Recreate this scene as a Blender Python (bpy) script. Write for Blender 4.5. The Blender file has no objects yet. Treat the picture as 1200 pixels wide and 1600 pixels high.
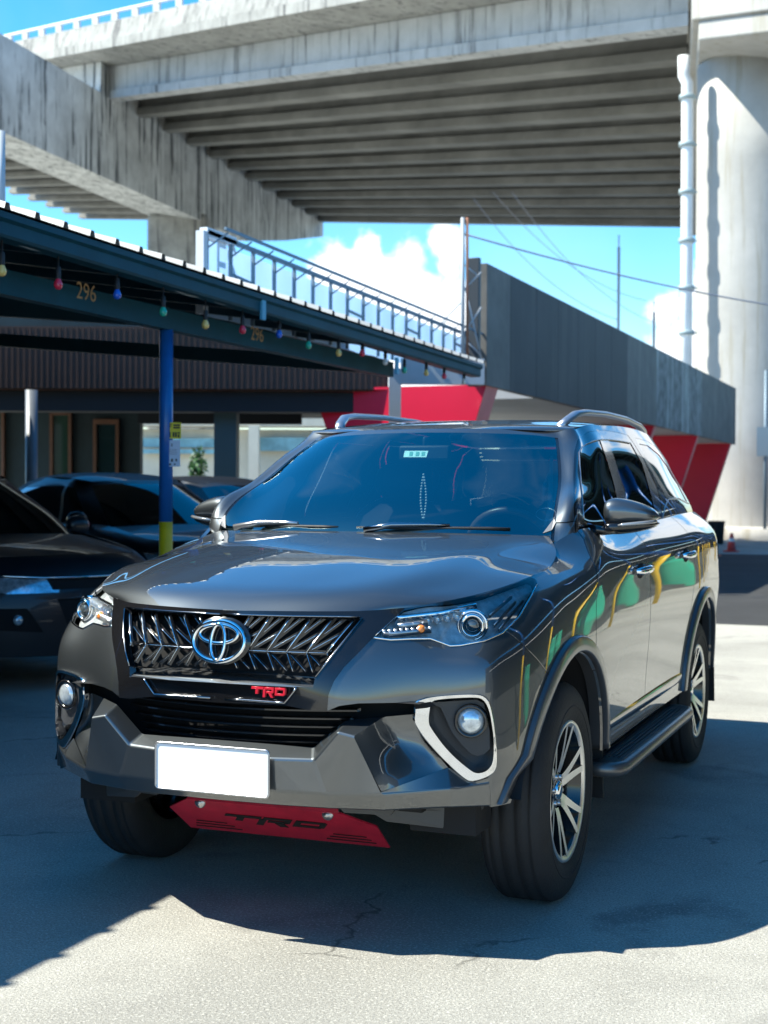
import bpy, bmesh, math, random
import numpy as np
from mathutils import Vector, Matrix
from mathutils.bvhtree import BVHTree

random.seed(7)
SC = bpy.context.scene
COL = SC.collection

# ------------------------------------------------------------------ camera
CAM_LOC = Vector((2.10406818, -4.83787689, 1.41386320))
_yaw, _pit, _rol = -0.377652145, -0.013338856, 0.0045064875
FPX = 2224.83                                     # focal length in pixels of the 1200 x 1600 photograph
_F = Vector((math.sin(_yaw) * math.cos(_pit), math.cos(_yaw) * math.cos(_pit), math.sin(_pit)))
_r = _F.cross(Vector((0, 0, 1))).normalized()
_u = _r.cross(_F)
_R = _r * math.cos(_rol) + _u * math.sin(_rol)
_U = -_r * math.sin(_rol) + _u * math.cos(_rol)
cd = bpy.data.cameras.new('camera')
cam = bpy.data.objects.new('camera', cd)
COL.objects.link(cam)
cam.matrix_world = Matrix(((_R.x, _U.x, -_F.x, CAM_LOC.x), (_R.y, _U.y, -_F.y, CAM_LOC.y), (_R.z, _U.z, -_F.z, CAM_LOC.z), (0, 0, 0, 1)))
cd.sensor_fit = 'VERTICAL'
cd.sensor_height = 36.0
cd.lens = FPX / 1600 * 36
cd.clip_end = 3000
cd.dof.use_dof = True
cd.dof.focus_distance = 4.7
cd.dof.aperture_fstop = 4.5
SC.camera = cam

# ------------------------------------------------------------------ sun, sky, exposure
SUN_DIR = Vector((0.73, 0.37, -1.0)).normalized()  # the way the light travels
SUN_EL = math.asin(-SUN_DIR.z)
SUN_AZ = math.atan2(-SUN_DIR.x, -SUN_DIR.y)        # clockwise from +Y
sl = bpy.data.lights.new('sun', 'SUN')
sl.energy = 5.0
sl.angle = math.radians(0.5)
sl.color = (1.0, 0.965, 0.84)
sun = bpy.data.objects.new('sun', sl)
COL.objects.link(sun)
sun.location = (-20, -10, 30)
sun.rotation_euler = SUN_DIR.to_track_quat('-Z', 'Y').to_euler()

SC.view_settings.view_transform = 'Standard'
SC.view_settings.look = 'None'
SC.view_settings.exposure = 1.12
SC.view_settings.gamma = 1.0


def px_dir(px, py):
    """Direction from the camera through a pixel of the 1200 x 1600 photograph."""
    return _F + _R * ((px - 600) / FPX) + _U * ((800 - py) / FPX)


def px_on(px, py, axis, val):
    """The point on the plane (axis = val) seen at that pixel."""
    d = px_dir(px, py)
    return CAM_LOC + d * ((val - CAM_LOC[axis]) / d[axis])


def px_at(px, py, depth):
    return CAM_LOC + px_dir(px, py) * depth


def to_px(p):
    d = Vector(p) - CAM_LOC
    z = d.dot(_F)
    return (600 + FPX * d.dot(_R) / z, 800 - FPX * d.dot(_U) / z)


W = bpy.data.worlds.new('World')
SC.world = W
W.use_nodes = True
nt = W.node_tree
nt.nodes.clear()


def node(t, kind, **kw):
    n = t.nodes.new(kind)
    for k, v in kw.items():
        setattr(n, k, v)
    return n


def build_sky():
    L = nt.links
    out = node(nt, 'ShaderNodeOutputWorld')
    bg = node(nt, 'ShaderNodeBackground')
    bg.inputs['Strength'].default_value = 0.13
    sky = node(nt, 'ShaderNodeTexSky', sky_type='NISHITA', sun_disc=False)
    sky.sun_elevation = SUN_EL
    sky.sun_rotation = SUN_AZ
    sky.air_density = 1.2
    sky.dust_density = 0.4
    sky.ozone_density = 2.0
    hs = node(nt, 'ShaderNodeHueSaturation')
    hs.inputs['Saturation'].default_value = 1.5
    hs.inputs['Hue'].default_value = 0.488
    hs.inputs['Value'].default_value = 1.0
    L.new(sky.outputs[0], hs.inputs['Color'])
    tint = node(nt, 'ShaderNodeVectorMath', operation='MULTIPLY')
    tint.inputs[1].default_value = (0.70, 0.85, 1.08)
    L.new(hs.outputs[0], tint.inputs[0])
    tc = node(nt, 'ShaderNodeTexCoord')
    nrm = node(nt, 'ShaderNodeVectorMath', operation='NORMALIZE')
    L.new(tc.outputs['Generated'], nrm.inputs[0])
    noi = node(nt, 'ShaderNodeTexNoise')
    noi.inputs['Scale'].default_value = 16
    noi.inputs['Detail'].default_value = 9
    noi.inputs['Roughness'].default_value = 0.58
    L.new(nrm.outputs[0], noi.inputs['Vector'])
    mask = None
    # cumulus heaps standing low over the roofs: centre pixel, angular radius (px)
    heaps = [(680, 560, 130), (610, 450, 84), (545, 425, 60), (755, 540, 75), (700, 385, 48), (640, 400, 46), (575, 385, 34), (1080, 545, 80), (1040, 480, 42),
             (1110, 470, 50), (272, 408, 32), (300, 440, 40), (860, 640, 60), (1010, 600, 60), (-150, 480, 150), (-420, 420, 180), (1400, 480, 170), (1750, 420, 190), (330, 560, 80)]
    for px, py, r in heaps:
        d = px_dir(px, py).normalized()
        sub = node(nt, 'ShaderNodeVectorMath', operation='DISTANCE')
        L.new(nrm.outputs[0], sub.inputs[0])
        sub.inputs[1].default_value = d
        mr = node(nt, 'ShaderNodeMapRange')
        mr.inputs['From Min'].default_value = r / FPX * 1.5
        mr.inputs['From Max'].default_value = 0.0
        mr.inputs['To Min'].default_value = 0.0
        mr.inputs['To Max'].default_value = 1.0
        L.new(sub.outputs['Value'], mr.inputs['Value'])
        if mask is None:
            mask = mr.outputs[0]
        else:
            mx = node(nt, 'ShaderNodeMath', operation='MAXIMUM')
            L.new(mask, mx.inputs[0])
            L.new(mr.outputs[0], mx.inputs[1])
            mask = mx.outputs[0]
    # soft scattered cloud over the rest of the sky (seen in the paintwork)
    noi2 = node(nt, 'ShaderNodeTexNoise')
    noi2.inputs['Scale'].default_value = 3.2
    noi2.inputs['Detail'].default_value = 7
    L.new(nrm.outputs[0], noi2.inputs['Vector'])
    far = node(nt, 'ShaderNodeMapRange')
    far.inputs['From Min'].default_value = 0.56
    far.inputs['From Max'].default_value = 0.78
    far.inputs['To Max'].default_value = 0.10
    L.new(noi2.outputs['Fac'], far.inputs['Value'])
    nz = node(nt, 'ShaderNodeMapRange')
    nz.inputs['From Min'].default_value = 0.25
    nz.inputs['From Max'].default_value = 0.75
    nz.inputs['To Min'].default_value = -0.55
    nz.inputs['To Max'].default_value = 0.55
    L.new(noi.outputs['Fac'], nz.inputs['Value'])
    ad = node(nt, 'ShaderNodeMath', operation='ADD')
    L.new(mask, ad.inputs[0])
    gate = node(nt, 'ShaderNodeMapRange')
    gate.inputs['From Max'].default_value = 0.12
    L.new(mask, gate.inputs['Value'])
    gm = node(nt, 'ShaderNodeMath', operation='MULTIPLY')
    L.new(nz.outputs[0], gm.inputs[0])
    L.new(gate.outputs[0], gm.inputs[1])
    L.new(gm.outputs[0], ad.inputs[1])
    th = node(nt, 'ShaderNodeMapRange', interpolation_type='SMOOTHSTEP')
    th.inputs['From Min'].default_value = 0.30
    th.inputs['From Max'].default_value = 0.62
    L.new(ad.outputs[0], th.inputs['Value'])
    mx = node(nt, 'ShaderNodeMath', operation='MAXIMUM')
    L.new(th.outputs[0], mx.inputs[0])
    L.new(far.outputs[0], mx.inputs[1])
    mix = node(nt, 'ShaderNodeMix', data_type='RGBA')
    L.new(mx.outputs[0], mix.inputs['Factor'])
    # the clear sky deepens towards the zenith
    sep = node(nt, 'ShaderNodeSeparateXYZ')
    L.new(nrm.outputs[0], sep.inputs[0])
    el = node(nt, 'ShaderNodeMapRange', interpolation_type='SMOOTHSTEP')
    el.inputs['From Min'].default_value = 0.26
    el.inputs['From Max'].default_value = 0.80
    L.new(sep.outputs['Z'], el.inputs['Value'])
    dc = node(nt, 'ShaderNodeMix', data_type='RGBA')
    L.new(el.outputs[0], dc.inputs['Factor'])
    dc.inputs['A'].default_value = (1, 1, 1, 1)
    dc.inputs['B'].default_value = (0.36, 0.72, 0.66, 1)
    deep = node(nt, 'ShaderNodeVectorMath', operation='MULTIPLY')
    L.new(tint.outputs[0], deep.inputs[0])
    L.new(dc.outputs['Result'], deep.inputs[1])
    L.new(deep.outputs[0], mix.inputs['A'])
    mix.inputs['B'].default_value = (6.2, 6.5, 6.7, 1)
    L.new(mix.outputs['Result'], bg.inputs['Color'])
    L.new(bg.outputs[0], out.inputs['Surface'])


build_sky()

# ------------------------------------------------------------------ materials


def _inp(b, name, v):
    if name in b.inputs:
        b.inputs[name].default_value = v


def M(name, col, rough=0.5, metal=0.0, coat=0.0, var=0.0, vscale=3.0, bump=0.0, bscale=60.0, spec=0.5, streak=0.0, speck=0.0, emit=0.0, coat_r=0.03, coat_ior=1.5, stretch=(1, 1, 1), dirt=None, swide=.66, sfrom=.52):
    """Principled material with procedural colour variation, vertical streaks, speckle and bump."""
    m = bpy.data.materials.new(name)
    m.use_nodes = True
    t = m.node_tree
    b = t.nodes['Principled BSDF']
    L = t.links
    c = (col[0], col[1], col[2], 1)
    _inp(b, 'Base Color', c)
    _inp(b, 'Roughness', rough)
    _inp(b, 'Metallic', metal)
    _inp(b, 'Coat Weight', coat)
    _inp(b, 'Coat Roughness', coat_r)
    _inp(b, 'Specular IOR Level', spec)
    _inp(b, 'Coat IOR', coat_ior)
    if emit:
        _inp(b, 'Emission Color', c)
        _inp(b, 'Emission Strength', emit)
    if not (var or bump or streak or speck):
        return m
    tc = node(t, 'ShaderNodeTexCoord')
    mp = node(t, 'ShaderNodeMapping')
    mp.inputs['Scale'].default_value = stretch
    L.new(tc.outputs['Object'], mp.inputs['Vector'])
    vec = mp.outputs[0]
    cur = None

    def mul(prev, fac_sock, lo, hi):
        mr = node(t, 'ShaderNodeMapRange')
        mr.inputs['From Min'].default_value = 0.3
        mr.inputs['From Max'].default_value = 0.7
        mr.inputs['To Min'].default_value = lo
        mr.inputs['To Max'].default_value = hi
        L.new(fac_sock, mr.inputs['Value'])
        mm = node(t, 'ShaderNodeVectorMath', operation='SCALE')
        if prev is None:
            mm.inputs[0].default_value = c[:3]
        else:
            L.new(prev, mm.inputs[0])
        L.new(mr.outputs[0], mm.inputs['Scale'])
        return mm.outputs[0]
    if var:
        n1 = node(t, 'ShaderNodeTexNoise')
        n1.inputs['Scale'].default_value = vscale
        n1.inputs['Detail'].default_value = 8
        n1.inputs['Roughness'].default_value = 0.62
        L.new(vec, n1.inputs['Vector'])
        cur = mul(cur, n1.outputs['Fac'], 1 - var, 1 + var)
    if streak:
        m2 = node(t, 'ShaderNodeMapping')
        m2.inputs['Scale'].default_value = (1.6, 1.6, 0.09)
        L.new(tc.outputs['Object'], m2.inputs['Vector'])
        n2 = node(t, 'ShaderNodeTexNoise')
        n2.inputs['Scale'].default_value = 1.6
        n2.inputs['Detail'].default_value = 6
        n2.inputs['Roughness'].default_value = 0.7
        L.new(m2.outputs[0], n2.inputs['Vector'])
        mr = node(t, 'ShaderNodeMapRange', interpolation_type='SMOOTHSTEP')
        mr.inputs['From Min'].default_value = sfrom
        mr.inputs['From Max'].default_value = swide
        L.new(n2.outputs['Fac'], mr.inputs['Value'])
        mxn = node(t, 'ShaderNodeMix', data_type='RGBA')
        L.new(mr.outputs[0], mxn.inputs['Factor'])
        if cur is None:
            mxn.inputs['A'].default_value = c
        else:
            L.new(cur, mxn.inputs['A'])
        dk = dirt if dirt else (col[0] * (1 - streak), col[1] * (1 - streak), col[2] * (1 - streak))
        mxn.inputs['B'].default_value = (dk[0], dk[1], dk[2], 1)
        cur = mxn.outputs['Result']
    if speck:
        n3 = node(t, 'ShaderNodeTexNoise')
        n3.inputs['Scale'].default_value = bscale
        n3.inputs['Detail'].default_value = 3
        L.new(vec, n3.inputs['Vector'])
        cur = mul(cur, n3.outputs['Fac'], 1 - speck, 1 + speck)
    if cur is not None:
        L.new(cur, b.inputs['Base Color'])
    if bump:
        nb = node(t, 'ShaderNodeTexNoise')
        nb.inputs['Scale'].default_value = bscale
        nb.inputs['Detail'].default_value = 5
        L.new(vec, nb.inputs['Vector'])
        bp = node(t, 'ShaderNodeBump')
        bp.inputs['Strength'].default_value = bump
        bp.inputs['Distance'].default_value = 0.02
        L.new(nb.outputs['Fac'], bp.inputs['Height'])
        L.new(bp.outputs[0], b.inputs['Normal'])
    return m


def thin_glass(name, tint, refl=0.08, rough=0.0, rcol=(1, 1, 1)):
    """A single sheet: what is behind shows through tinted, the surroundings are mirrored by Fresnel."""
    m = bpy.data.materials.new(name)
    m.use_nodes = True
    t = m.node_tree
    t.nodes.clear()
    L = t.links
    o = node(t, 'ShaderNodeOutputMaterial')
    tr = node(t, 'ShaderNodeBsdfTransparent')
    tr.inputs['Color'].default_value = (*tint, 1)
    gl = node(t, 'ShaderNodeBsdfGlossy')
    gl.inputs['Color'].default_value = (*rcol, 1)
    gl.inputs['Roughness'].default_value = rough
    fr = node(t, 'ShaderNodeFresnel')
    fr.inputs['IOR'].default_value = 1.5
    mr = node(t, 'ShaderNodeMapRange')
    mr.inputs['From Min'].default_value = 0.04
    mr.inputs['To Min'].default_value = refl
    mr.inputs['To Max'].default_value = 1.0
    L.new(fr.outputs[0], mr.inputs['Value'])
    mx = node(t, 'ShaderNodeMixShader')
    L.new(mr.outputs[0], mx.inputs['Fac'])
    L.new(tr.outputs[0], mx.inputs[1])
    L.new(gl.outputs[0], mx.inputs[2])
    L.new(mx.outputs[0], o.inputs['Surface'])
    return m


# ------------------------------------------------------------------ object helpers


def tag(o, label=None, cat=None, group=None, kind=None):
    if label:
        o['label'] = label
    if cat:
        o['category'] = cat
    if group:
        o['group'] = group
    if kind:
        o['kind'] = kind
    return o


def empty(name, loc, label, cat, group=None):
    o = bpy.data.objects.new(name, None)
    COL.objects.link(o)
    o.location = loc
    o.empty_display_size = 0.2
    return tag(o, label, cat, group)


def origin_of(o):
    v = Vector((0, 0, 0))
    while o is not None:
        v = v + o.location
        o = o.parent
    return v


class MB:
    """Collects shapes in world coordinates and links them as ONE mesh object."""

    def __init__(s):
        s.v, s.f, s.mi, s.sm, s.nrm = [], [], [], [], {}

    def add(s, vs, fs, mi=0, smooth=False):
        b = len(s.v)
        s.v += [Vector(p) for p in vs]
        for f in fs:
            s.f.append([b + i for i in f])
            s.mi.append(mi)
            s.sm.append(smooth)
        return s

    def box(s, c, d, mi=0, rot=None):
        """Box by centre and full sizes, rot a 3x3 Matrix."""
        c = Vector(c)
        hx, hy, hz = d[0] / 2, d[1] / 2, d[2] / 2
        vs = []
        for x, y, z in ((-1, -1, -1), (1, -1, -1), (1, 1, -1), (-1, 1, -1), (-1, -1, 1), (1, -1, 1), (1, 1, 1), (-1, 1, 1)):
            p = Vector((x * hx, y * hy, z * hz))
            if rot is not None:
                p = rot @ p
            vs.append(c + p)
        return s.add(vs, [(0, 3, 2, 1), (4, 5, 6, 7), (0, 1, 5, 4), (1, 2, 6, 5), (2, 3, 7, 6), (3, 0, 4, 7)], mi)

    def beam(s, a, b, w, h, mi=0, up=(0, 0, 1)):
        """Rectangular bar from a to b, w across, h along up."""
        a, b = Vector(a), Vector(b)
        d = (b - a).normalized()
        upv = Vector(up)
        if abs(d.dot(upv)) > 0.99:
            upv = Vector((0, 1, 0))
        x = d.cross(upv).normalized() * (w / 2)
        z = x.cross(d).normalized() * (h / 2)
        vs = [a - x - z, a + x - z, a + x + z, a - x + z, b - x - z, b + x - z, b + x + z, b - x + z]
        return s.add(vs, [(0, 1, 2, 3), (7, 6, 5, 4), (0, 4, 5, 1), (1, 5, 6, 2), (2, 6, 7, 3), (3, 7, 4, 0)], mi)

    def tube(s, pts, r, n=10, mi=0, caps=True, closed=False, flat=None):
        """Round tube along points; r a number or a list; flat=(a,b) squashes the section."""
        pts = [Vector(p) for p in pts]
        m = len(pts)
        rs = r if isinstance(r, (list, tuple)) else [r] * m
        vs, fs = [], []
        prev = None
        for i, p in enumerate(pts):
            if closed:
                d = (pts[(i + 1) % m] - pts[i - 1])
            else:
                d = (pts[min(i + 1, m - 1)] - pts[max(i - 1, 0)])
            d = d.normalized() if d.length > 1e-9 else Vector((0, 0, 1))
            if prev is None:
                a = d.cross(Vector((0, 0, 1)))
                if a.length < 0.05:
                    a = d.cross(Vector((1, 0, 0)))
                a.normalize()
            else:
                a = (prev - d * prev.dot(d)).normalized()
            prev = a
            b2 = d.cross(a)
            fa, fb = flat if flat else (1, 1)
            for k in range(n):
                t = 2 * math.pi * k / n
                vs.append(p + a * (math.cos(t) * rs[i] * fa) + b2 * (math.sin(t) * rs[i] * fb))
        for i in range(m if closed else m - 1):
            j = (i + 1) % m
            for k in range(n):
                k2 = (k + 1) % n
                fs.append((i * n + k, i * n + k2, j * n + k2, j * n + k))
        b0 = len(s.v)
        s.add(vs, fs, mi, True)
        if caps and not closed:
            s.f.append([b0 + k for k in range(n)][::-1])
            s.f.append([b0 + (m - 1) * n + k for k in range(n)])
            s.mi += [mi, mi]
            s.sm += [False, False]
        return s

    def lathe(s, prof, c, axis='x', n=48, mi=0, smooth=True, sweep=None):
        """Revolve (r, t) pairs: t along the axis, r the radius."""
        c = Vector(c)
        vs, fs = [], []
        m = len(prof)
        for k in range(n):
            a = 2 * math.pi * k / n
            ca, sa = math.cos(a), math.sin(a)
            for r, t in prof:
                if axis == 'x':
                    vs.append(c + Vector((t, r * ca, r * sa)))
                elif axis == 'z':
                    vs.append(c + Vector((r * ca, r * sa, t)))
                else:
                    vs.append(c + Vector((r * sa, t, r * ca)))
        for k in range(n):
            k2 = (k + 1) % n
            for i in range(m - 1):
                fs.append((k * m + i, k * m + i + 1, k2 * m + i + 1, k2 * m + i))
        return s.add(vs, fs, mi, smooth)

    def grid(s, rows, mi=0, smooth=True, close=False):
        """Quad sheet over a list of equal-length point rows."""
        n = len(rows[0])
        vs = [p for r in rows for p in r]
        fs = []
        for i in range(len(rows) - 1):
            for j in range(n if close else n - 1):
                j2 = (j + 1) % n
                fs.append((i * n + j, i * n + j2, (i + 1) * n + j2, (i + 1) * n + j))
        return s.add(vs, fs, mi, smooth)

    def prism(s, poly, off, mi=0):
        """Solid between a 3D outline and the same outline moved by off."""
        n = len(poly)
        off = Vector(off)
        vs = [Vector(p) for p in poly] + [Vector(p) + off for p in poly]
        fs = [tuple(range(n)), tuple(range(2 * n - 1, n - 1, -1))]
        for i in range(n):
            j = (i + 1) % n
            fs.append((i, i + n, j + n, j))
        return s.add(vs, fs, mi)

    def mirror_x(s):
        n = len(s.v)
        s.v += [Vector((-p.x, p.y, p.z)) for p in s.v]
        s.f += [[i + n for i in f][::-1] for f in s.f]
        s.mi += s.mi[:]
        s.sm += s.sm[:]
        return s

    def mirrored(s):
        o = MB()
        o.v = [Vector((-p.x, p.y, p.z)) for p in s.v]
        o.f = [f[::-1] for f in s.f]
        o.mi, o.sm = s.mi[:], s.sm[:]
        return o

    def move(s, fn):
        s.v = [fn(p) for p in s.v]
        return s

    def build(s, name, mats, parent=None, bevel=0, segs=2, fix=True, autosmooth=None, loc=None):
        if not isinstance(mats, (list, tuple)):
            mats = [mats]
        o0 = origin_of(parent) if parent is not None else Vector((0, 0, 0))
        if loc is not None:
            o0 = Vector(loc)
        me = bpy.data.meshes.new(name)
        me.from_pydata([tuple(p - o0) for p in s.v], [], s.f)
        for m in mats:
            me.materials.append(m)
        me.polygons.foreach_set('material_index', s.mi)
        me.polygons.foreach_set('use_smooth', s.sm)
        me.update()
        if fix or bevel:
            bm = bmesh.new()
            bm.from_mesh(me)
            if fix:
                bmesh.ops.remove_doubles(bm, verts=bm.verts, dist=1e-5)
                bmesh.ops.recalc_face_normals(bm, faces=bm.faces)
            if bevel:
                es = [e for e in bm.edges if len(e.link_faces) == 2 and e.calc_face_angle(0) > 0.5]
                r = bmesh.ops.bevel(bm, geom=es, offset=bevel, segments=segs, affect='EDGES', profile=0.5, clamp_overlap=True)
                for f in r['faces']:
                    f.smooth = True
            if autosmooth:
                for f in bm.faces:
                    f.smooth = True
                for e in bm.edges:
                    e.smooth = not (len(e.link_faces) == 2 and e.calc_face_angle(0) > autosmooth)
            bm.to_mesh(me)
            bm.free()
        o = bpy.data.objects.new(name, me)
        COL.objects.link(o)
        if parent is not None:
            o.parent = parent
        if loc is not None:
            o.location = loc
        return o


def copy_tree(o, parent=None):
    c = o.copy()
    COL.objects.link(c)
    c.parent = parent
    for ch in o.children:
        copy_tree(ch, c)
    return c


def text_mesh(s, size, ext=0.0, shear=0.0):
    """Vertices and faces of a line of lettering, centred, in the x-z plane facing -y."""
    cu = bpy.data.curves.new('lettering', 'FONT')
    cu.body = s
    cu.size = size
    cu.extrude = ext
    cu.shear = shear
    cu.align_x = 'CENTER'
    cu.align_y = 'CENTER'
    ob = bpy.data.objects.new('lettering', cu)
    COL.objects.link(ob)
    dg = bpy.context.evaluated_depsgraph_get()
    me = bpy.data.meshes.new_from_object(ob.evaluated_get(dg))
    vs = [Vector((v.co.x, -v.co.z, v.co.y)) for v in me.vertices]
    fs = [tuple(p.vertices) for p in me.polygons]
    bpy.data.objects.remove(ob)
    bpy.data.curves.remove(cu)
    bpy.data.meshes.remove(me)
    return vs, fs

# ================================================================== THE SETTING


def ground_material(name, base, dark, crack=True, speck=.30):
    m = bpy.data.materials.new(name)
    m.use_nodes = True
    t = m.node_tree
    L = t.links
    b = t.nodes['Principled BSDF']
    b.inputs['Roughness'].default_value = .88
    _inp(b, 'Specular IOR Level', .3)
    tc = node(t, 'ShaderNodeTexCoord')

    def noise(scale, det, rough=.6, vec=None, dist=0.0):
        n = node(t, 'ShaderNodeTexNoise')
        n.inputs['Scale'].default_value = scale
        n.inputs['Detail'].default_value = det
        n.inputs['Roughness'].default_value = rough
        n.inputs['Distortion'].default_value = dist
        L.new(vec or tc.outputs['Object'], n.inputs['Vector'])
        return n.outputs['Fac']

    def rng(s, a, b_, lo, hi, smooth=False):
        mr = node(t, 'ShaderNodeMapRange')
        if smooth:
            mr.interpolation_type = 'SMOOTHSTEP'
        mr.inputs['From Min'].default_value = a
        mr.inputs['From Max'].default_value = b_
        mr.inputs['To Min'].default_value = lo
        mr.inputs['To Max'].default_value = hi
        L.new(s, mr.inputs['Value'])
        return mr.outputs[0]

    def mixc(f, a, b_):
        mx = node(t, 'ShaderNodeMix', data_type='RGBA')
        L.new(f, mx.inputs['Factor'])
        for s, v in (('A', a), ('B', b_)):
            if isinstance(v, tuple):
                mx.inputs[s].default_value = (*v, 1)
            else:
                L.new(v, mx.inputs[s])
        return mx.outputs['Result']
    big = noise(.55, 7, .62, dist=.4)
    col = mixc(rng(big, .36, .66, 0, 1, True), base, tuple(.70 * x for x in base))
    mid = noise(4.5, 8, .7)
    col = mixc(rng(mid, .50, .74, 0, .55, True), col, tuple(x * .62 for x in base))
    # oil and tyre stains
    st = noise(1.3, 5, .55, dist=.8)
    col = mixc(rng(st, .57, .72, 0, .6, True), col, dark)
    # exposed grit: fine light and dark grains
    g1 = noise(150, 3, .65)
    col = mixc(rng(g1, .50, .60, 0, speck * 1.9, True), col, tuple(x * .36 for x in base))
    g2 = noise(95, 3, .6)
    col = mixc(rng(g2, .54, .64, 0, .5, True), col, tuple(min(x * 1.45, .8) for x in base))
    g3 = noise(38, 4, .7)
    col = mixc(rng(g3, .57, .72, 0, .45, True), col, tuple(x * .45 for x in base))
    h = rng(g1, .3, .7, 0, 1)
    if crack:
        vo = node(t, 'ShaderNodeTexVoronoi', feature='DISTANCE_TO_EDGE')
        vo.inputs['Scale'].default_value = .42
        wob = node(t, 'ShaderNodeTexNoise')
        wob.inputs['Scale'].default_value = 2.2
        wob.inputs['Detail'].default_value = 6
        L.new(tc.outputs['Object'], wob.inputs['Vector'])
        sc = node(t, 'ShaderNodeVectorMath', operation='SCALE')
        sc.inputs['Scale'].default_value = .55
        L.new(wob.outputs['Color'], sc.inputs[0])
        ad = node(t, 'ShaderNodeVectorMath', operation='ADD')
        L.new(tc.outputs['Object'], ad.inputs[0])
        L.new(sc.outputs[0], ad.inputs[1])
        L.new(ad.outputs[0], vo.inputs['Vector'])
        cm = rng(vo.outputs['Distance'], .0, .0045, 1, 0)
        pat = rng(noise(.8, 3), .53, .60, 0, .85, True)
        mm = node(t, 'ShaderNodeMath', operation='MULTIPLY')
        L.new(cm, mm.inputs[0])
        L.new(pat, mm.inputs[1])
        col = mixc(mm.outputs[0], col, tuple(x * .22 for x in base))
    L.new(col, b.inputs['Base Color'])
    bp = node(t, 'ShaderNodeBump')
    bp.inputs['Strength'].default_value = .8
    bp.inputs['Distance'].default_value = .008
    L.new(noise(110, 4, .7), bp.inputs['Height'])
    L.new(bp.outputs[0], b.inputs['Normal'])
    return m


m_ground = ground_material('yard_concrete', (.43, .42, .38), (.13, .125, .12))
m_road = ground_material('asphalt', (.050, .051, .053), (.03, .03, .03), crack=False, speck=.25)

g = MB()
n_ = 24
ext = 700
g.add([(-ext, -ext, 0), (ext, -ext, 0), (ext, ext, 0), (-ext, ext, 0)], [(0, 1, 2, 3)])
tag(g.build('ground', m_ground), kind='structure')
r_ = MB()
r_.add([(-3.4, 10.94, .004), (1.0, 10.94, .004), (1.0, 29.6, .004), (-3.4, 29.6, .004)], [(0, 1, 2, 3)])
tag(r_.build('road', m_road), kind='structure')
kb = MB()
kb.beam((-16, 43.4, .07), (14, 43.4, .07), 1.2, .14)
tag(kb.build('kerb', M('kerb_sandstone', (.42, .38, .30), rough=.9, var=.3, vscale=2, bump=.3, bscale=20), bevel=.02), kind='structure')

# ------------------------------------------------------------------ the viaduct overhead
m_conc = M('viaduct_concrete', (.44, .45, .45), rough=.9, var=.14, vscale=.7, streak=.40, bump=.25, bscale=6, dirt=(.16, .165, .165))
m_conc2 = M('viaduct_concrete_dirty', (.31, .31, .29), rough=.92, var=.24, vscale=1.0, streak=.5, bump=.3, bscale=6, dirt=(.10, .10, .10))
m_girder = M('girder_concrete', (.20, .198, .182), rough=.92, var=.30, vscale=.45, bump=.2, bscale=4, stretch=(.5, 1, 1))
m_pier = M('pier_concrete', (.40, .39, .365), rough=.88, var=.14, vscale=.6, streak=.12, bump=.2, bscale=8, dirt=(.33, .31, .26))
VP, VU, VV = Vector((-5.87, 41.71, 16.56)), Vector((-34.88, 19.82, 6.14)), Vector((-8.08, 45.35, 2.07))
UP = Vector((0, 0, 1))


def vpt(a, b, h=0.0):
    return VP + VU * a + VV * b + UP * h


via = empty('viaduct', (VP.x, VP.y, 0), 'concrete road viaduct crossing overhead on round piers, dark ribbed underside above the carport', 'viaduct')


def hexa(mb, pts, mi=0):
    """Eight corners: bottom four, top four, same order."""
    return mb.add(pts, [(3, 2, 1, 0), (4, 5, 6, 7), (0, 1, 5, 4), (1, 2, 6, 5), (2, 3, 7, 6), (3, 0, 4, 7)], mi)


NG = 12
for span, (a0, a1) in enumerate(((0.0, 0.985), (1.10, 2.1))):
    for k in range(NG):
        b = k / (NG - 1)
        d = .0105
        w2 = .0105
        e1 = .0035 if k == 0 else .0095
        mb = MB()
        # I-girder: wide bottom bulb, thin web
        hexa(mb, [vpt(a0, b, 0), vpt(a1, b, 0), vpt(a1, b + 2 * w2, 0), vpt(a0, b + 2 * w2, 0), vpt(a0, b, .40), vpt(a1, b, .40), vpt(a1, b + 2 * w2, .40), vpt(a0, b + 2 * w2, .40)])
        hexa(mb, [vpt(a0, b + e1, .40), vpt(a1, b + e1, .40), vpt(a1, b + .0135, .40), vpt(a0, b + .0135, .40), vpt(a0, b + e1, 1.72), vpt(a1, b + e1, 1.72), vpt(a1, b + .0135, 1.72), vpt(a0, b + .0135, 1.72)])
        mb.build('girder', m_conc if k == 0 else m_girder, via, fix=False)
sb = MB()
hexa(sb, [vpt(-.30, -.055, 1.75), vpt(2.1, -.055, 1.75), vpt(2.1, 1.06, 1.75), vpt(-.30, 1.06, 1.75), vpt(-.30, -.055, 2.05), vpt(2.1, -.055, 2.05), vpt(2.1, 1.06, 2.05), vpt(-.30, 1.06, 2.05)])
sb.build('deck_slab', m_conc2, via, fix=False)
pb = MB()
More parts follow.
